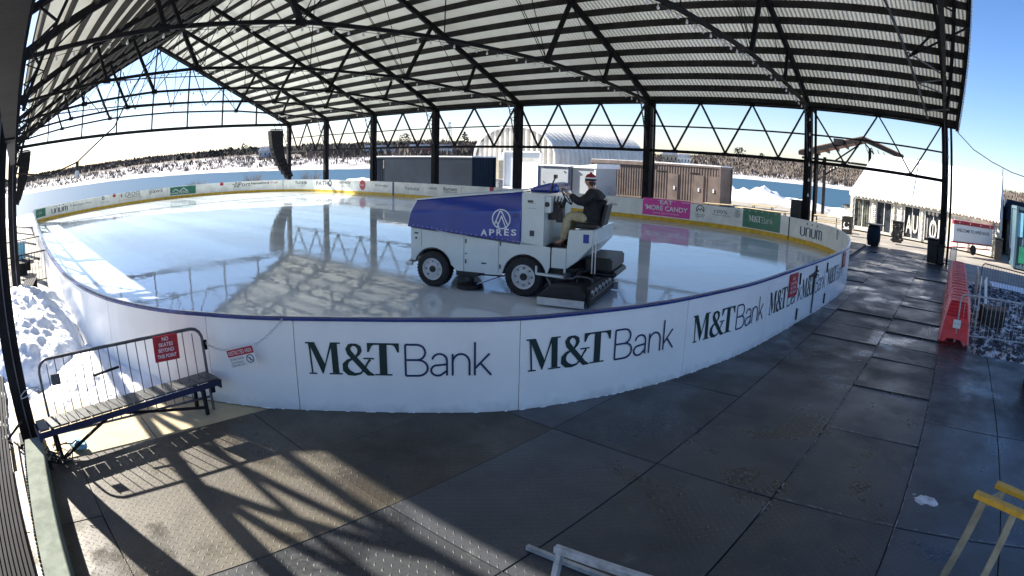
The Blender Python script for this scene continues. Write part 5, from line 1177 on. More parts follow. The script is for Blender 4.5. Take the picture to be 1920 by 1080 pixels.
# ================================================================== THINGS BEYOND THE RINK
def corr_box(name, label, x0, x1, y0, y1, z1, mt, step=.28, d=.045, door=None, cat='shipping container', rz=0, loc=None, group=None, roof='far_snow'):
    t = thing(name, label, cat, (x0, y0, 0), rz=rz, group=group)
    L, D_ = x1 - x0, y1 - y0
    b = MB(); n = int(L / step)
    for k in range(n):      # trapezoid ribs on the front
        a = k * L / n; w = L / n
        b.add([(a, 0, .12), (a + w * .35, 0, .12), (a + w * .5, d, .12), (a + w * .85, d, .12), (a + w, 0, .12), (a, 0, z1 - .14), (a + w * .35, 0, z1 - .14), (a + w * .5, d, z1 - .14), (a + w * .85, d, z1 - .14), (a + w, 0, z1 - .14)], [(0, 1, 6, 5), (1, 2, 7, 6), (2, 3, 8, 7), (3, 4, 9, 8)])
    b.build('front_wall', mt, t)
    b = MB(); m = int(D_ / step)
    for xx, sg in ((0, 1), (L, -1)):
        for k in range(m):
            a = k * D_ / m; w = D_ / m
            b.add([(xx, a, .12), (xx, a + w * .35, .12), (xx + sg * d, a + w * .5, .12), (xx + sg * d, a + w * .85, .12), (xx, a + w, .12), (xx, a, z1 - .14), (xx, a + w * .35, z1 - .14), (xx + sg * d, a + w * .5, z1 - .14), (xx + sg * d, a + w * .85, z1 - .14), (xx, a + w, z1 - .14)], [(0, 1, 6, 5), (1, 2, 7, 6), (2, 3, 8, 7), (3, 4, 9, 8)])
    b.bb(0, L, D_ - .03, D_, .1, z1); b.build('side_wall', mt, t)
    b = MB()
    for a, c in ((0, 0), (L, 0), (0, D_), (L, D_)): b.box((a, c, z1 / 2), (.16, .16, z1))
    for c in (0, D_): b.bar((0, c, z1 - .07), (L, c, z1 - .07), .10, .14).bar((0, c, .07), (L, c, .07), .12, .16)
    for a in (0, L): b.bar((a, 0, z1 - .07), (a, D_, z1 - .07), .10, .14).bar((a, 0, .07), (a, D_, .07), .12, .16)
    b.build('frame', mt, t)
    MB().bb(-.04, L + .04, -.04, D_ + .04, z1 + .002, z1 + (.09 if roof == 'far_snow' else .03)).build('roof_snow' if roof == 'far_snow' else 'roof', M['snow'] if roof == 'far_snow' else mt, t)
    return t
t = corr_box('shipping_container', 'long slate grey shipping container with snow on top behind the far-left boards', -44.6, -32.4, 33.0, 35.5, 3.0, M['container_grey'])
MB().bb(1.6, 12.1, -.03, .0, .2, 2.85).build('cladding', M['container_grey'], t)
MB().bb(1.42, 1.56, -.05, 0, 2.0, 2.75).build('lamp_box', M['steel_grey'], t)
# beige units between container and arched building
t = thing('service_cabinet', 'dark beige service unit with slanted hood, lower one in front of the arched building', 'cabinet', (-36.6, 33.9, 0), group='service units by the arched building')
MB().bb(0, 2.0, 0, 1.2, 0, 1.35).build('cabinet_body', M['container_grey'], t); MB().prism([(.9, 1.36), (1.95, 1.36), (1.95, .6)], -.28, -.02).build('hood', M['beige'], t); MB().bb(1.6, 1.85, -.3, 0, 0, .55).build('hose_reel', M['black'], t)
t = thing('rooftop_unit', 'beige louvred unit with slanted hood standing on the lower service unit', 'air unit', (-36.0, 34.0, 1.44), group='service units by the arched building')
MB().bb(0, 1.9, 0, 1.3, 0, 1.15).build('unit_body', M['beige'], t); MB().prism([(0, 1.1), (.9, 1.1), (.9, .3)], -.25, -.02).build('hood', M['beige'], t)
b = MB()
for q in range(8): b.bb(1.0, 1.85, -.03, 0, .15 + q * .11, .2 + q * .11)
b.build('louvre', M['container_brown'], t)
for q in (0.35, 1.4): MB().lathe([(.22, 0), (.24, .08), (.1, .1)], c=(q, .6, 1.15), n=12).build('fan', M['snow'], t)
# quonset building
QX, QY, QW, QL, QE, QA = -41.3, 48.0, 10.6, 18.0, 2.9, 6.15
q_ = thing('arched_building', 'pale arched corrugated metal building with tall doorway and vertical ribs', 'building', (QX, QY, 0))
def qarc(x, ins=0):   # height of the shell at x in -w..w
    u = min(1, abs(x) / (QW / 2)); return QE + (QA - QE) * math.sqrt(max(0, 1 - u ** 2.3))
b = MB(); n = 15
for k in range(n):
    xa = -QW / 2 + QW * k / n; xb = xa + QW / n; xm = xa + (xb - xa) * .5; d = .36
    for (p, q, ya, yb) in ((xa, xa + .12, 0, d), (xa + .12, xm, d, d), (xm, xm + .12, d, 0), (xm + .12, xb, 0, 0)):
        if -1.3 < (p + q) / 2 < 3.5: zb = 3.55
        else: zb = 0
        b.add([(p, ya, zb), (q, yb, zb), (q, yb, qarc(q)), (p, ya, qarc(p))], [(0, 1, 2, 3)])
b.build('front_wall', M['quonset'], q_)
b = MB(); m = 22; segs = []
for k in range(m + 1): a = math.pi * k / m; u = math.cos(a); segs.append((-u * QW / 2, QE + (QA - QE) * abs(math.sin(a)) ** .88))
segs = [(-QW / 2, 0)] + segs + [(QW / 2, 0)]
ny = 22
for j in range(ny):
    y0 = QL * j / ny; dy = QL / ny
    for (ya, yb, ea, eb) in ((y0, y0 + dy * .3, 0, .26), (y0 + dy * .3, y0 + dy * .6, .26, .26), (y0 + dy * .6, y0 + dy * .9, .26, 0), (y0 + dy * .9, y0 + dy, 0, 0)):
        for (p, q) in zip(segs, segs[1:]):
            def pt(s_, y, e): 
                nx, nz = (s_[0], max(0, s_[1] - QE)); l_ = math.hypot(nx, nz) or 1; return (s_[0] + nx / l_ * e, y, s_[1] + nz / l_ * e)
            b.add([pt(p, ya, ea), pt(q, ya, ea), pt(q, yb, eb), pt(p, yb, eb)], [(0, 1, 2, 3)])
b.build('arched_roof', M['quonset'], q_)
b = MB().tube([(s_[0] * 1.02, -.08, s_[1] * 1.01) for s_ in segs], .11, 6, cap=False); b.build('edge_trim', M['white'], q_)
MB().bb(-1.3, 3.5, .38, .5, 0, 3.55).build('doorway', M['tent_wall'], q_); b = MB().bb(-1.45, -1.3, -.05, .4, 0, 3.7).bb(3.5, 3.65, -.05, .4, 0, 3.7).bb(-1.45, 3.65, -.05, .4, 3.55, 3.7); b.build('door_frame', M['white'], q_)
MB().bb(-1.25, .2, .2, .3, .05, 3.5).build('door_leaf', M['grey_box'], q_); MB().bb(.25, 3.45, .2, .3, 3.05, 3.5).build('lintel_panel', M['grey_box'], q_)
for q in (7.6, 16.2): MB().bb(QW / 2 + .14, QW / 2 + .2, q, q + .5, 0, QE + .1).build('side_trim', M['white'], q_)
t = thing('wall_cabinet', 'tall beige cabinet with grey base standing against the arched building', 'cabinet', (-38.7, 41.8, 0))
MB().bb(0, 1.05, 0, .6, 1.05, 2.75).build('cabinet_body', M['beige'], t); MB().bb(0, 1.05, .02, .6, 0, 1.0).build('cabinet_base', M['steel_grey'], t)
# small white sheds
t = thing('white_shed', 'white panel box shed with dark frame, left of a pair behind the ice machine', 'shed', (-31.6, 40.0, 0), group='white panel sheds')
MB().bb(0, 3.05, 0, 3.0, 0, 2.42).build('wall', M['grey_box'], t); b = MB().bb(-.08, .06, -.05, .0, 0, 2.5).bb(2.98, 3.12, -.05, 0, 0, 2.5).bb(.5, 2.7, -.04, 0, 2.28, 2.33); b.build('frame', M['ink_navy'], t); MB().bb(-.1, 3.2, -.1, 3.2, 2.43, 2.52).build('roof', M['snow'], t)
MB().bb(.4, .5, -.06, 0, 1.1, 1.2).bb(2.5, 2.6, -.06, 0, 2.0, 2.1).build('handle', M['beige'], t)
t = thing('white_shed', 'white panel box shed, right of a pair and next to the brown container', 'shed', (-28.35, 40.2, 0), group='white panel sheds')
MB().bb(0, 2.2, 0, 3.0, 0, 2.36).build('wall', M['grey_box'], t); MB().bb(2.05, 2.2, -.05, 0, 0, 2.4).build('frame', M['white'], t); MB().prism([(-.1, 2.37), (2.3, 2.37), (2.3, 2.75), (-.1, 2.45)], -.1, 3.4).build('roof', M['snow'], t)
# brown container pair
t = corr_box('brown_container', 'brown corrugated container building with small canopies and snowy roof behind the pink banner', -30.4, -18.2, 46.0, 48.6, 3.05, M['container_brown'], step=.24)
MB().bb(-.1, 6.1, -.12, -.02, 2.78, 3.1).build('fascia', M['container_brown'], t)
for q in (7.0, 10.0): MB().prism([(0, 2.3), (.0, 2.42), (.5, 2.3)], q - .45, q + .45, ax='x').build('canopy', M['black'], t)
for x_ in (7.6, 9.9, 11.2): MB().bb(x_, x_ + .9, -.05, -.005, .15, 2.25).build('door', M['container_brown'], t)
for x_ in (8.2, 10.4, 11.7): MB().box((x_, -.07, 1.1), (.12, .06, .28)).build('wall_lamp', M['white'], t)
for (x, y, lab) in [(-27.5, 42.0, 'low grey wire crate rail in front of the brown container, behind the driver')]:
    b = MB()
    for q in range(9): b.bar((q * .3, 0, 0), (q * .3, 0, .95), .03)
    b.bar((0, 0, .95), (2.4, 0, .95), .04).bar((0, 0, .5), (2.4, 0, .5), .03); o = b.build('railing', M['galv'], None, origin=(0, 0, 0)); o.location = (x, y, 0); tag(o, lab, 'railing')
# picnic tables
def picnic(x, y, rz, lab, mt='table_wood'):
    t = thing('picnic_table', lab, 'picnic table', (x, y, 0), rz=R(rz), group='picnic tables on the terrace')
    for k in range(5): MB().bb(-.9, .9, -.37 + k * .15, -.24 + k * .15, .72, .76).build('table_board', M[mt], t)
    for s_ in (-1, 1):
        MB().bb(-.9, .9, s_ * .75 - .13, s_ * .75 + .13, .42, .46).build('seat_board', M[mt], t)
    for x_ in (-.65, .65):
        MB().bar((x_, -.2, .72), (x_, -.72, 0), .05).bar((x_, .2, .72), (x_, .72, 0), .05).bar((x_, -.8, .40), (x_, .8, .40), .05).build('leg_frame', M['steel'], t)
picnic(-14.4, 36.4, 20, 'sunlit picnic table behind the 100% logo, nearest the brown container'); picnic(-12.0, 35.6, -12, 'picnic table with raised dark legs behind the green bank banner, left of two')
picnic(-10.3, 35.2, 25, 'picnic table behind the green bank banner, closest to the black loudspeaker'); picnic(-12.4, 39.5, 5, 'picnic table farther back towards the snow piles'); picnic(-7.4, 37.2, 10, 'picnic table standing just right of the column with the black loudspeaker')
# black loudspeaker box on the column
t = thing('black_loudspeaker', 'black box loudspeaker standing against the second far column from the right', 'speaker', (-7.15, 28.5, 0))
MB().box((-.05, -.15, 1.42), (.5, .42, .92)).build('speaker_cabinet', M['black'], t, bevel=.03); MB().bar((-.05, -.1, 0), (-.05, -.1, 1.0), .07).bb(-.3, .2, -.35, .1, 0, .04).build('speaker_stand', M['steel'], t)
# little white cannon-like chimney lamps on the shore
for (x, y, lab) in [(-22.6, 50, 'white pedestal with dark cap in front of the snow piles, nearest the brown container'), (-6.9, 42.5, 'white pedestal with dark cap and dark wheels beside the tent')]:
    t = thing('pedestal', lab, 'pedestal', (x, y, 0), group='white pedestals on the terrace'); MB().lathe([(.28, 0), (.26, 1.1), (.3, 1.2)], n=12).build('base', M['white'], t); MB().lathe([(.5, 1.22), (.45, 1.32), (.2, 1.42)], n=12).build('cap', M['black'], t)
# timber shelter
t = thing('timber_shelter', 'open brown timber shelter with shallow gable roof behind the white tent', 'shelter', (-6.1, 46, 0), world=True)
ap = (-6.3, 45.3, 6.05); lf = (-11.6, 45.8, 4.55); rg = (-2.95, 45.6, 5.1)
def slab(p, q, dep, name, mt, th=.16, dz=0):
    p = Vector(p); q = Vector(q); d = Vector((-.08, 1, 0)) * dep
    vs = [p, q, q + d, p + d]; vs = [v + Vector((0, 0, dz)) for v in vs]; MB().add([tuple(v) for v in vs] + [tuple(v + Vector((0, 0, th))) for v in vs], [(0, 1, 2, 3), (4, 7, 6, 5), (0, 4, 5, 1), (1, 5, 6, 2), (2, 6, 7, 3), (3, 7, 4, 0)]).build(name, mt, t)
slab(lf, ap, 6, 'roof', M['wood_brown'], .14, .2); slab(ap, rg, 6, 'roof', M['wood_brown'], .14, .2)
MB().bar(Vector(lf) + Vector((0, -.05, .1)), Vector(ap) + Vector((0, -.05, .1)), .12, .3).bar(Vector(rg) + Vector((0, -.05, .1)), Vector(ap) + Vector((0, -.05, .1)), .12, .3).build('barge_board', M['steel'], t)
for k in range(6):
    p = Vector(lf).lerp(Vector(ap), k / 6); MB().bar(p + Vector((0, 0, .1)), p + Vector((-.4, 5.8, .1)), .12, .2).build('rafter', M['wood_brown'], t)
for (x, y, z) in [(-10.3, 46.6, 4.75), (-10.6, 51.2, 4.7), (-6.5, 51.4, 5.9)]: MB().bar((x, y, 0), (x, y, z), .24).build('post', M['steel'], t)
MB().bar((-11.4, 46, 4.35), (-3.2, 45.8, 4.3), .12, .16).bar((-10.3, 46.6, 2.7), (-8.0, 46.1, 4.3), .1).bar((-10.3, 46.6, 2.9), (-10.5, 50, 4.4), .08).bar((-8.6, 45.9, 4.4), (-6.4, 45.5, 5.9), .1).bar((-4.6, 45.9, 4.4), (-6.2, 45.5, 5.9), .1).build('tie_beam', M['steel'], t)
for k in range(5): MB().bar((-6.1 + .5 * k, 45.2, 5.75 - .12 * k), (-5.8 + .5 * k, 45.2, 5.1 - .10 * k), .05).build('hanging_lamp', M['steel'], t)
MB().box((-8.3, 45.5, 5.75), (.8, .5, .45)).build('roof_vent', M['steel'], t)
# tent
TX0, TX1, TY0, TY1 = -6.35, 4.95, 39.95, 38.0
t = thing('marquee_tent', 'large white marquee tent with steep roof, scalloped edge and dark doorways', 'tent', (TX0, TY0, 0), rz=math.atan2(TY1 - TY0, TX1 - TX0))
TW = math.hypot(TX1 - TX0, TY1 - TY0); zE, zR_, tD = 2.32, 5.15, 9.0
for (a, b_) in ((0, TW * .36), (TW * .36, TW * .70), (TW * .70, TW)):
    n = 8; b = MB(); o = 0
    for k in range(n + 1):
        x = a + (b_ - a) * k / n; sagx = -.07 * math.sin(math.pi * k / n)
        for j in range(7): f = j / 6; b.v.append((x + (.35 if a == 0 and k == 0 else 0) * f, -.25 + (tD / 2 + .25) * f, zE + (zR_ - zE) * f + sagx * math.sin(math.pi * f)))
    b.f = [(k * 7 + j, (k + 1) * 7 + j, (k + 1) * 7 + j + 1, k * 7 + j + 1) for k in range(n) for j in range(6)]
    b.build('roof_panel', M['tent'], t, smooth=True)
b = MB().add([(0, -.25, zE), (TW, -.25, zE), (TW, tD + .2, zE), (0, tD + .2, zE), (.35, tD / 2, zR_), (TW - .1, tD / 2, zR_)], [(3, 2, 5, 4), (0, 4, 3), (1, 2, 5)]); b.build('roof_back', M['tent'], t)
b = MB(); n = 44
for k in range(n):
    x0 = TW * k / n; x1 = TW * (k + 1) / n; d = .16 + .07 * abs(math.sin(k * 1.7)); b.add([(x0, -.27, zE + .02), (x1, -.27, zE + .02), (x1, -.29, zE - d * .8), ((x0 + x1) / 2, -.34, zE - d * 1.25), (x0, -.29, zE - d * .8)], [(0, 1, 2, 3, 4)])
b.build('scalloped_valance', M['tent_wall'], t)
wins = [(.38, 1.48, .25, 2.02, 'curtain'), (2.02, 3.08, .15, 2.0, 'glass'), (4.1, 5.2, .1, 2.0, 'glass'), (5.65, 6.85, .12, 1.95, 'glass'), (7.72, 8.75, .95, 1.75, 'curtain'), (9.2, 10.35, .9, 1.65, 'glass')]
xx = 0; 
for (a, b_, z0, z1, mm) in wins + [(TW, TW, 0, 0, None)]:
    MB().bb(xx, a, 0, .07, 0, zE).build('wall_panel', M['tent_wall'], t); xx = b_
    if mm:
        MB().bb(a, b_, 0, .07, z1, zE).bb(a, b_, 0, .07, 0, z0).build('wall_panel', M['tent_wall'], t)
        w = MB().bb(a, b_, .09, .12, z0, z1).build('window', M[mm], t)
        MB().bb(a - .04, a, -.03, .1, z0, z1).bb(b_, b_ + .04, -.03, .1, z0, z1).bb(a, b_, -.03, .1, z1 - .04, z1).bb((a + b_) / 2 - .02, (a + b_) / 2 + .02, .06, .09, z0, z1).build('window_frame', M['white'], w)
        if mm == 'curtain':
            for q in range(6): MB().bar((a + .12 + q * .16, .08, z0), (a + .1 + q * .16, .08, z1), .07, .03).build('curtain_fold', M['curtain'], w)
for k in range(9):
    x = [.2, 1.75, 1.9, 3.3, 3.85, 5.42, 7.1, 8.98, 10.9][k]; b = MB()
    for q in range(18): b.ball((x + .02 * math.sin(q * 2.1), -.05, .1 + q * .12), 1, 6, 4, (.11, .05, .055))
    b.build('gathered_curtain', M['tent_wall'], t, smooth=True)
MB().bb(0, TW, tD - .07, tD, 0, zE).bb(-.0, .07, 0, tD, 0, zE).bb(TW - .07, TW, 0, tD, 0, zE).build('wall_panel', M['tent_wall'], t)
for body, x, z, w, h in (('A', 4.2, .35, .45, 1.1), ('U', 4.72, .4, .38, 1.1), ('I', 5.72, .3, .12, 1.2), ('O', 5.98, .2, .55, 1.25), ('I', 6.64, .3, .12, 1.2)):
    v, f, a = text2d(body, .02); MB().add([(x + p * w, .052, z + q * h) for p, q in v], f).build('window_letter', M['tent_wall'], t)
for q in range(3): MB().ball((5.9 + q * .3, .06, 1.8), .11, 10, 6, (1, .1, 1)).build('window_dot', M['tent_wall'], t)
MB().tube([(3.5, -.28, zE), (3.75, -.1, 3.2), (4.0, tD / 2 - .1, zR_ + .03)], .03, 5).build('roof_rope', M['dark_galv'], t)
MB().tube([(TW - .05, -.28, zE), (TW - .08, tD / 2, zR_ + .1), (TW - .05, tD / 2, zR_ + .5)], .035, 5).build('roof_rope', M['dark_galv'], t)
# smaller blue-grey roofed structure right of the tent
t = thing('side_tent', 'small blue-grey roofed tent with dark open side, right of the white marquee', 'tent', (6.3, 43.0, 0))
MB().bb(0, 2.2, 0, 3, 0, 2.3).build('wall', M['curtain'], t); MB().bb(1.3, 2.1, -.04, 0, 0, 2.1).build('opening', M['ink_black'], t); MB().prism([(-.2, 2.3), (2.4, 2.3), (2.1, 3.7), (.1, 3.7)], -.3, 3.2).build('roof', M['container_grey'], t); MB().bb(2.1, 2.4, -.32, -.28, 2.2, 3.5).build('gable_trim', M['white'], t)
# sandwich board and bins
t = thing('sandwich_board', 'black sandwich board with pale chalk drawing at the left end of the tent', 'sign', (-5.75, 35.6, 0), rz=R(-5))
for s_ in (-1, 1): MB().box((0, s_ * .16, .5), (.62, .03, 1.02), rot=Matrix.Rotation(R(-s_ * 12), 3, 'X')).build('board_leaf', M['black'], t)
v, f = strokes2d([arc(.5, .5, .35, .3, 30, 330, 14), [(.1, .1), (.9, .15)], [(.15, .9), (.8, .85)]], .09); MB().add([(-.24 + x * .48, -.19 - (.9 - y) * .10, .25 + y * .6) for x, y in v], f).build('chalk_drawing', M['snow'], t)
t = thing('barrel', 'dark wooden barrel with a flat black top standing before the tent', 'barrel', (-3.55, 31.5, 0))
MB().lathe([(.30, 0), (.37, .3), (.39, .52), (.37, .75), (.31, 1.02)], n=20).build('barrel_body', M['container_grey'], t, smooth=True); MB().lathe([(.52, 1.03), (.52, 1.08)], n=20).build('table_top', M['black'], t)
for z in (.14, .34, .68, .9): MB().lathe([(.36 if .2 < z < .8 else .34, z), (.36 if .2 < z < .8 else .34, z + .05)], n=20).build('hoop', M['steel'], t)
for q in range(10): a = q * .628; MB().bar((.36 * math.cos(a), .36 * math.sin(a), .02), (.385 * math.cos(a), .385 * math.sin(a), .5), .02).build('stave_joint', M['ink_black'], t)
def bin_(x, y, w, d, h, lab, mt='black', lid=True, bag=False):
    t = thing('trash_bin', lab, 'bin', (x, y, 0), group='dark bins round the terrace')
    b = MB().add([(-w / 2 * .85, -d / 2 * .85, .03), (w / 2 * .85, -d / 2 * .85, .03), (w / 2 * .85, d / 2 * .85, .03), (-w / 2 * .85, d / 2 * .85, .03), (-w / 2, -d / 2, h), (w / 2, -d / 2, h), (w / 2, d / 2, h), (-w / 2, d / 2, h)], [(0, 1, 2, 3), (4, 7, 6, 5), (0, 4, 5, 1), (1, 5, 6, 2), (2, 6, 7, 3), (3, 7, 4, 0)]); b.build('bin_body', M[mt], t, bevel=.03)
    MB().bb(-w / 2 - .03, w / 2 + .03, -d / 2 - .03, d / 2 + .03, h + .002, h + .06).build('lid', M[mt], t, bevel=.02)
    if bag:
        b = MB()
        for q in range(16): b.ball((rnd.uniform(-w / 2, w / 2) * .9, -d / 2 * .9, rnd.uniform(.1, h * .9)), 1, 6, 5, (rnd.uniform(.05, .14), .05, rnd.uniform(.05, .16)))
        b.build('liner_bag', M['ink_black'], t, smooth=True)
bin_(-2.45, 35.1, .72, .6, 1.15, 'black bagged bin before the tent, right of the barrel', bag=True)
bin_(-.05, 28.15, .62, .6, 1.06, 'black bin at the foot of the rightmost far column, on its left side'); bin_(.42, 28.0, .36, .5, .85, 'narrow black bin wrapped round the foot of the rightmost far column')
bin_(4.75, 36.6, .62, .6, 1.22, 'dark bin with a snowy lid just right of the red-framed sign trailer')
# sign trailer
t = thing('sign_trailer', 'white letter board trailer with red frame reading welcome', 'sign trailer', (1.25, 35.0, 0), rz=R(42))
MB().bb(0, 4.2, 0, .12, .68, 1.62).build('letter_board', M['white'], t); MB().bb(-.05, 4.25, -.03, .15, 1.63, 1.84).build('red_header', M['red'], t); MB().bb(-.05, 4.25, -.03, .15, .60, .675).build('red_sill', M['red'], t)
for q in range(4): MB().ball((.5 + q * 1.1, -.05, 1.74), .045, 8, 5).build('lamp', M['white'], t)
v, f, a = text2d('WELCOME TO APRÈS SKATE', .015); MB().add([(.3 + x * 3.5, -.006, 1.22 + y * .22) for x, y in v], f).build('lettering', M['ink_black'], t)
for x_ in (2.1,): MB().lathe([(.24, 0), (.28, .02), (.28, .16), (.24, .18)], c=(x_, -.1, .28), axis='y', n=18).build('wheel', M['rubber'], t)
MB().bar((.2, .05, .35), (4.1, .05, .4), .07).bar((.2, .05, .35), (-.7, -.2, .3), .06).bar((.5, .05, .35), (.5, .05, .62), .05).bar((3.7, .05, .38), (3.7, .05, .62), .05).bar((2.1, .05, .28), (2.1, .05, .6), .05).build('chassis_bars', M['red'], t)
# teal container with painted patches
t = corr_box('teal_container', 'teal painted shipping container with coloured mural patches at the right edge', 5.75, 11.8, 34.4, 36.9, 3.3, M['container_teal'], step=.26, roof='')
for (x0, x1, z0, z1, mm) in [(.1, .5, 1.7, 3.0, 'blue_item'), (.3, .9, .3, 1.2, 'green'), (.6, 1.3, 1.3, 2.4, 'container_teal'), (.9, 1.6, 2.2, 3.0, 'yellow_kick')]:
    MB().bb(x0, x1, -.02, -.005, z0, z1).build('mural_patch', M[mm], t)
t = thing('far_building', 'low brown building with snowy roof beyond the tent at the right edge', 'building', (13.5, 52, 0)); MB().bb(0, 14, 0, 8, 0, 4.6).build('wall', M['container_brown'], t); MB().prism([(-.4, 4.6), (14.4, 4.6), (14, 5.4), (0, 5.4)], -.4, 8.4).build('roof', M['snow'], t)
for q in range(4): MB().bb(1 + q * 3.2, 2.4 + q * 3.2, -.06, -.01, 1.5, 3.4).build('window', M['glass'], t)
# ================================================================== NEAR THINGS
def barricade(loc, rz, L, H_, label, n=18, mt='dark_galv', sign=False, group='steel crowd barricades', lean=0.0, feet=True):
    t = thing('crowd_barricade', label, 'barricade', loc, rz=rz, group=group)
    def P(x, z): return (x, lean * (z / H_), z)
    r = .15; pts = [P(0, .02), P(0, H_ - r)] + [P(r - r * math.cos(R(a)), H_ - r + r * math.sin(R(a))) for a in (25, 50, 75)] + [P(r, H_), P(L - r, H_)] + [P(L - r + r * math.sin(R(a)), H_ - r + r * math.cos(R(a))) for a in (25, 50, 75)] + [P(L, H_ - r), P(L, .02)]
    MB().tube(pts, .021, 8).build('hoop_frame', M[mt], t, smooth=True)
    MB().tube([P(0, .20), P(L, .20)], .016, 6).build('bottom_rail', M[mt], t)
    for k in range(n): x = L * (k + 1) / (n + 1); MB().tube([P(x, .20), P(x, H_ - .01 if r < x < L - r else H_ - .06)], .008, 5).build('bar', M[mt], t)
    if feet:
        for x in (.22, L - .22): MB().tube([(x, -.26, .015), (x, -.05, .05), (x, .05, .05), (x, .26, .015)], .018, 6).build('foot', M[mt], t)
    return t
# near barricade behind the bench: runs away from the camera; local x along it
bt = barricade((-7.12, .10, 0), R(90), 2.44, 1.09, 'steel barricade behind the bench with a red no skates notice', n=17, lean=.12, feet=False)
o = thing('no_skates_sign', 'red sign reading no skates beyond this point, hung on the barricade behind the bench', 'sign', (-7.20, 2.0, .79), rz=R(90 - 3))
MB().bb(-.17, .18, -.012, -.004, -.02, .30).build('sign_face', M['red'], o)
for i, (tx, tw, zc) in enumerate([('NO', .09, .235), ('SKATES', .20, .165), ('BEYOND', .22, .095), ('THIS POINT', .27, .02)]):
    v, f, a = text2d(tx, .01); MB().add([(.005 + (x - .5) * tw, -.0135, zc + y * .048) for x, y in v], f).build('lettering', M['white'], o)
MB().bb(.16, .30, -.012, -.002, .80, .93).build('label_plate', M['dark_galv'], bt)
MB().bar((.80, .085, .78), (1.20, .09, .82), .025).build('cross_link', M['steel'], bt)
b = MB().box((2.47, .10, .86), (.05, .05, .12)).box((2.47, .02, .30), (.06, .06, .10)); b.build('latch', M['steel'], bt)
# bench
bn = thing('bench', 'long bench with grey black slats and blue steel frame in front of the barricade', 'bench', (-6.88, -.12, 0), rz=R(97.5))
BL = 2.78; n = 17
for k in range(n):
    a = k * BL / n
    MB().bb(a + .006, a + BL / n - .006, -.17, .17, .428, .450).build('seat_slat', M['bench_slat'], bn, bevel=.003)
b = MB().bar((-.02, -.175, .385), (BL + .02, -.175, .385), .022, .07).bar((-.02, .175, .37), (BL + .02, .175, .37), .022, .09).bar((-.02, -.175, .36), (-.02, .175, .36), .022, .11).bar((BL + .02, -.175, .36), (BL + .02, .175, .36), .022, .11); b.build('blue_apron', M['bench_blue'], bn)
for a in (.24, BL - .24):
    for s_ in (-1, 1): MB().bar((a, s_ * .13, .32), (a, s_ * .15, .0), .045).build('leg', M['steel'], bn)
    MB().bar((a, -.15, .31), (a, .15, .31), .04).build('leg_crossbar', M['steel'], bn)
MB().bar((.26, -.16, .04), (1.05, -.1, .33), .03).bar((BL - .26, -.14, .10), (1.35, -.1, .33), .03).build('diagonal_brace', M['steel'], bn)
# light blue thing under the bench, tangle of cables
t = thing('blue_bag', 'crumpled light blue plastic sack lying under the left end of the bench', 'sack', (-7.05, .42, 0), rz=R(20)); b = MB()
for (x, y, z, sx, sy, sz) in [(0, 0, .05, .16, .10, .055), (.1, .04, .06, .10, .08, .05), (-.1, -.02, .04, .09, .08, .04)]: b.ball((x, y, z), 1, 12, 7, (sx, sy, sz))
b.v = [(x + .015 * math.sin(40 * y), y + .012 * math.sin(35 * x), max(0, z + .02 * fbm(x * 20, y * 20, z * 9))) for x, y, z in b.v]; b.build('sack', M['blue_item'], t, smooth=True)
t = thing('cable_tangle', 'tangle of black cables lying at the foot of the left column', 'cables', (-6.7, .1, 0), world=True)
for q in range(9):
    p = [Vector((-7.05 + rnd.uniform(-.15, .3), -.05 + rnd.uniform(-.1, .2), .01))]
    for w in range(9): p.append(p[-1] + Vector((rnd.uniform(-.10, .16), rnd.uniform(-.10, .13), 0))); p[-1].z = max(.012, rnd.uniform(-.05, .12))
    MB().tube([tuple(v) for v in p], .010, 5).build('cable', M['black'], t)
# left column wrap of lights/cables on the near column: wire loop
b = MB().tube([(-6.59 + .01 * math.cos(k), .16 * math.cos(k * .7) - .1, .95 + .05 * math.sin(k * .9)) for k in range(10)], .007, 4); tag(b.build('wire_loop', M['galv']), 'loose wire looped round the left column', 'wire')
# rail wall at bottom left
t = thing('guard_rail', 'pale green topped rail wall running along the bottom left towards the camera', 'rail', (-6.9, -.25, 0), world=True)
def gr(x0, x1, dy0, dy1, z0, z1): 
    f = lambda x: -.245 - (x + 6.9) * .062
    return MB().add([(x0, f(x0) + dy0, z0), (x1, f(x1) + dy0, z0), (x1, f(x1) + dy1, z0), (x0, f(x0) + dy1, z0), (x0, f(x0) + dy0, z1), (x1, f(x1) + dy0, z1), (x1, f(x1) + dy1, z1), (x0, f(x0) + dy1, z1)], [(0, 1, 2, 3), (4, 7, 6, 5), (0, 4, 5, 1), (1, 5, 6, 2), (2, 6, 7, 3), (3, 7, 4, 0)])
gr(-6.9, -3.2, -.135, .15, .29, .315).build('top_plate', M['curb_top'], t, bevel=.012)
gr(-6.88, -3.2, .12, .145, 0, .288).build('inner_face', M['curb_top'], t); gr(-6.88, -3.2, -.13, -.11, 0, .288).build('outer_face', M['steel'], t)
b = MB()
for q in range(60): x = -6.8 + q * .06; b.ball((x, -.245 - (x + 6.9) * .062 - .16, .26 + .01 * math.sin(q)), .022, 6, 4)
b.build('chain_edge', M['black'], t)
MB().add([], []); 
t = thing('snow_strip_edge', 'strip of old snow and timber between the slatted screen and the rail wall', 'edging', (-6.4, -.55, 0), world=True)
MB().bb(-7.6, -3.2, -.62, -.55, 0, .09).build('timber_edge', M['ply'], t); MB().bb(-7.6, -3.2, -.54, -.42, 0, .03).build('snow_line', M['dirty_snow'], t)
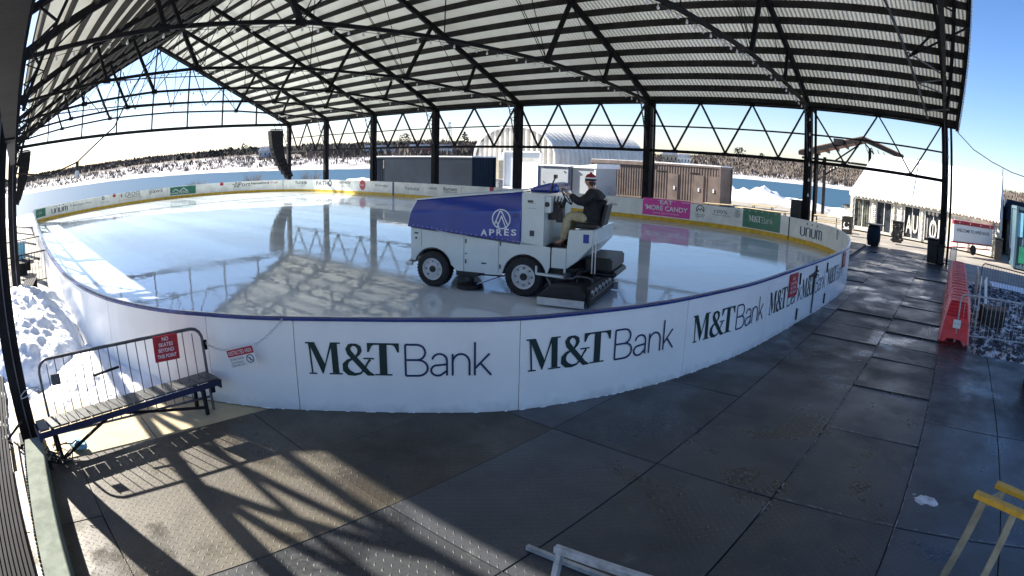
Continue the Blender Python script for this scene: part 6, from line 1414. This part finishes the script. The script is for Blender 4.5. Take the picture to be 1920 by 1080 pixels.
# slatted screen at far left bottom
t = thing('slatted_platform', 'dark platform of long narrow slats at the bottom left edge', 'platform', (-9, -.82, 0), world=True)
for k in range(18): MB().box((-8.6, -.74 - k * .062, .05), (9.6, .042, .03)).build('slat', M['matte_black'], t)
for x_ in (-13, -10.6, -8.2, -5.8, -4.2): MB().bb(x_ - .03, x_ + .03, -1.85, -.72, -.05, .03).build('joist', M['steel'], t)
# column foot strut outside
b = MB().bar((-7.15, -.35, .45), (-7.7, -.75, .02), .03).bar((-7.7, -.75, .02), (-7.2, -.4, .06), .025); tag(b.build('foot_strut', M['steel']), 'thin dark strut braced against the foot of the left column', 'strut')
# beyond left column: benches, barricades, folding chairs in the sun
for k, (x, y, rz, lab) in enumerate([(-19.0, -.6, 100, 'steel barricade standing in the snow left of the rink, nearer one of two'), (-24.5, -.7, 96, 'steel barricade standing in the snow left of the rink, farther one of two')]):
    barricade((x, y, 0), R(rz), 2.0, 1.05, lab, n=14, mt='steel')
for k, (x, y, lab) in enumerate([(-17.6, .35, 'black bench of crossing slats outside the near boards beyond the snow heap'), (-22.8, .3, 'black bench of crossing slats farther along the near boards')]):
    t = thing('slatted_bench', lab, 'bench', (x, y, 0), rz=R(80), group='black benches outside the near boards')
    for q in range(5): MB().bb(-.2 + q * .09, -.13 + q * .09, -.7, .7, .42, .45).build('seat_slat', M['steel'], t)
    for q in (-.6, .6): MB().bb(-.2, .23, q - .03, q + .03, 0, .42).build('leg', M['steel'], t)
t = thing('blue_cooler', 'light blue box with white lid standing left of the rink in the sun', 'box', (-27.8, .2, 0)); MB().bb(-.5, .5, -.3, .3, 0, .7).build('box_body', M['blue_item'], t, bevel=.03); MB().bb(-.53, .53, -.33, .33, .702, .78).build('lid', M['white'], t)
# skating aids, nested in a row
def make_aid():
    t = thing('skating_aid', 'red plastic skating aid', 'skating aid', (0, 0, 0), group='row of nested red skating aids')
    H_ = .92; w0, w1 = .41, .27; d = .10
    # front shell: solid lower part, leaning back
    vs = [(-w0, -.02, 0.0), (-w0 * .62, -.02, .0), (-w0 * .45, -.01, .09), (w0 * .45, -.01, .09), (w0 * .62, -.02, 0), (w0, -.02, 0), (w0 * .9, .02, .26), (w1 * 1.25, .05, .56), (-w1 * 1.25, .05, .56), (-w0 * .9, .02, .26)]
    b = MB().add(vs + [(x, y + .03, z) for x, y, z in vs], [tuple(range(10))[::-1], tuple(range(10, 20))] + [(i, (i + 1) % 10, 10 + (i + 1) % 10, 10 + i) for i in range(10)]); b.build('front_shell', M['red_plastic'], t, bevel=.006)
    for s_ in (-1, 1):
        MB().tube([(s_ * w0, .0, .02), (s_ * w0 * .86, .05, .45), (s_ * w1, .09, H_ - .08), (s_ * (w1 - .04), .10, H_)], .026, 8).build('side_tube', M['red_highlight'], t, smooth=True)
        b = MB()
        for q in range(4): z = .22 + q * .15; b.bar((s_ * (w0 - .01 - q * .02), .03, z), (s_ * (w0 + .02 - q * .02), .26, z - .02), .02, .03)
        b.bar((s_ * (w0 + .01), .26, .0), (s_ * (w0 - .05), .24, .68), .03, .035).build('side_ladder', M['red_highlight'], t)
        MB().bar((s_ * w0, -.03, .012), (s_ * w0, .42, .012), .035, .024).build('runner', M['red_plastic'], t)
    MB().tube([(-(w1 - .04), .10, H_), (0, .09, H_ + .01), (w1 - .04, .10, H_)], .028, 8).build('top_handle', M['red_highlight'], t, smooth=True)
    MB().bar((-w1, .085, .76), (w1, .085, .76), .03, .035).build('cross_bar', M['red_plastic'], t)
    return t
aid = make_aid(); n = 17
ORD = 'second third fourth fifth sixth seventh eighth ninth tenth eleventh twelfth thirteenth fourteenth fifteenth sixteenth'.split()
A0 = Vector((.86, 13.55, 0)); A1 = Vector((1.10, 21.6, 0))
for k in range(n):
    u = (k / (n - 1)) ** 1.06; p = A0.lerp(A1, u); t = aid if k == 0 else copy_tree(aid)
    t.location = p + Vector((rnd.uniform(-.03, .03), rnd.uniform(-.04, .04), 0)); t.rotation_euler = (0, 0, R(-2 + rnd.uniform(-4, 4)))
    t['label'] = 'red skating aid with a white sticker at the near end of the nested row' if k == 0 else ('red skating aid at the far end of the nested row' if k == n - 1 else ORD[k - 1] + ' red skating aid counted from the near end of the nested row')
MB().box((.02, -.028, .43), (.21, .006, .18), rot=Matrix.Rotation(R(-7), 3, 'X')).build('sticker', M['white'], aid)
v, f, a_ = text2d('Please return'); MB().add([(-.07 + x * .18, -.034 + (y - .5) * .002, .43 + y * .025) for x, y in v], f).build('lettering', M['ink_grey'], aid)
# barricades at right
barricade((.88, 13.62, 0), R(14.0), 2.5, 1.08, 'grey steel barricade in front of the red skating aids, running to the right edge', n=17, mt='galv')
barricade((1.55, 15.4, 0), R(84), 2.3, 1.08, 'lengthwise grey barricade between the skating aids and the snow, nearer one', n=15, mt='galv')
barricade((1.72, 18.2, 0), R(87), 2.3, 1.08, 'lengthwise grey barricade behind the row of skating aids, farther one', n=15, mt='galv')
barricade((2.15, 21.5, 0), R(-14), 2.5, 1.08, 'dark steel barricade at the back of the snowy strip near the teal container', n=19, mt='dark_galv')
barricade((4.55, 20.7, 0), R(-35), 2.4, 1.08, 'dark steel barricade at the right edge, joining the one by the teal container', n=19, mt='dark_galv')
barricade((.80, 24.2, 0), R(80), 2.2, 1.08, 'thin grey barricade end seen edge-on behind the far end of the skating aids', n=12, mt='galv')
t = thing('plastic_board', 'white plastic panel leaning upright behind the lengthwise barricade', 'panel', (1.98, 17.2, 0), rz=R(80)); MB().box((0, 0, .55), (1.0, .03, 1.08), rot=Matrix.Rotation(R(-9), 3, 'X')).build('panel_sheet', M['white'], t, bevel=.01)
t = thing('dark_crate', 'dark slatted crate half hidden in the trampled snow behind the near barricade', 'crate', (2.2, 16.4, 0), rz=R(12))
for q in range(4): MB().bb(-.4, .4, -.3, -.27, .02 + q * .15, .14 + q * .15).build('slat', M['container_brown'] if q == 3 else M['black'], t)
MB().bb(-.4, .4, -.26, .3, .01, .5).build('crate_body', M['black'], t)
t = thing('black_tub', 'black plastic tub at the right edge beside the deck', 'tub', (3.05, 11.3, 0)); MB().lathe([(.40, 0), (.46, .55), (.49, .55), (.49, .62), (.43, .62), (.38, .08)], n=18).build('tub_body', M['black'], t, smooth=True)
# packed snow patch on the deck
def f_patch(x, y):
    d = math.hypot((x - .57) / .19, (y - 6.08) / .13); return .001 + max(0, 1 - d + .55 * fbm(x * 9, y * 9, 4)) * .012 + (.003 * fbm(x * 40, y * 40) if d < 1 else 0) - (.02 if 1 - d + .55 * fbm(x * 9, y * 9, 4) < .12 else 0)
o = heightfield(.30, .86, 5.88, 6.28, 56, 40, f_patch, 'snow_patch', M['dirty_snow'], mask=-0.004); tag(o, 'small flat patch of packed snow left on the dark deck at right', 'snow patch')
# sawhorse bottom right: two yellow top boards on grey legs
t = thing('sawhorse', 'wooden stand with yellow top boards and grey legs at the bottom right corner', 'sawhorse', (1.3, 4.4, 0), world=True)
d = Vector((.88, -.37, 0)).normalized()
for (p, lab) in (((.885, 4.42), 'yellow_wood'), ((1.13, 4.66), 'yellow_wood')):
    a_ = Vector((p[0], p[1], .985)); e = a_ + d * 1.7; MB().bar(a_, e, .085, .045).build('top_board', M[lab], t, bevel=.004)
MB().bar((1.00, 4.40, .955), (.96, 4.60, .02), .085, .04).build('leg', M['wood'], t, bevel=.003); MB().bar((1.35, 4.24, .955), (1.32, 4.18, .02), .085, .04).build('leg', M['wood'], t, bevel=.003)
MB().bar((2.3, 4.1, .95), (2.35, 4.2, .02), .085, .04).build('leg', M['wood'], t)
MB().bar((1.05, 4.42, .93), (1.25, 4.62, .93), .04, .07).build('cross_piece', M['wood'], t)
# pale steel bar low at the bottom centre
t = thing('steel_trestle', 'pale grey steel trestle bar lying across the deck at the bottom edge', 'trestle', (-2.0, 3.4, 0), world=True)
MB().bar((-2.24, 3.19, .25), (-1.2, 3.30, .25), .06, .06).build('top_bar', M['galv'], t, bevel=.004); MB().bar((-2.20, 3.20, .22), (-2.20, 3.16, 0), .05).build('leg', M['galv'], t); MB().bar((-1.3, 3.29, .22), (-1.3, 3.26, 0), .05).build('leg', M['galv'], t)
MB().bar((-2.6, 3.30, .03), (-1.25, 3.40, .03), .04).build('foot_rail', M['galv'], t)
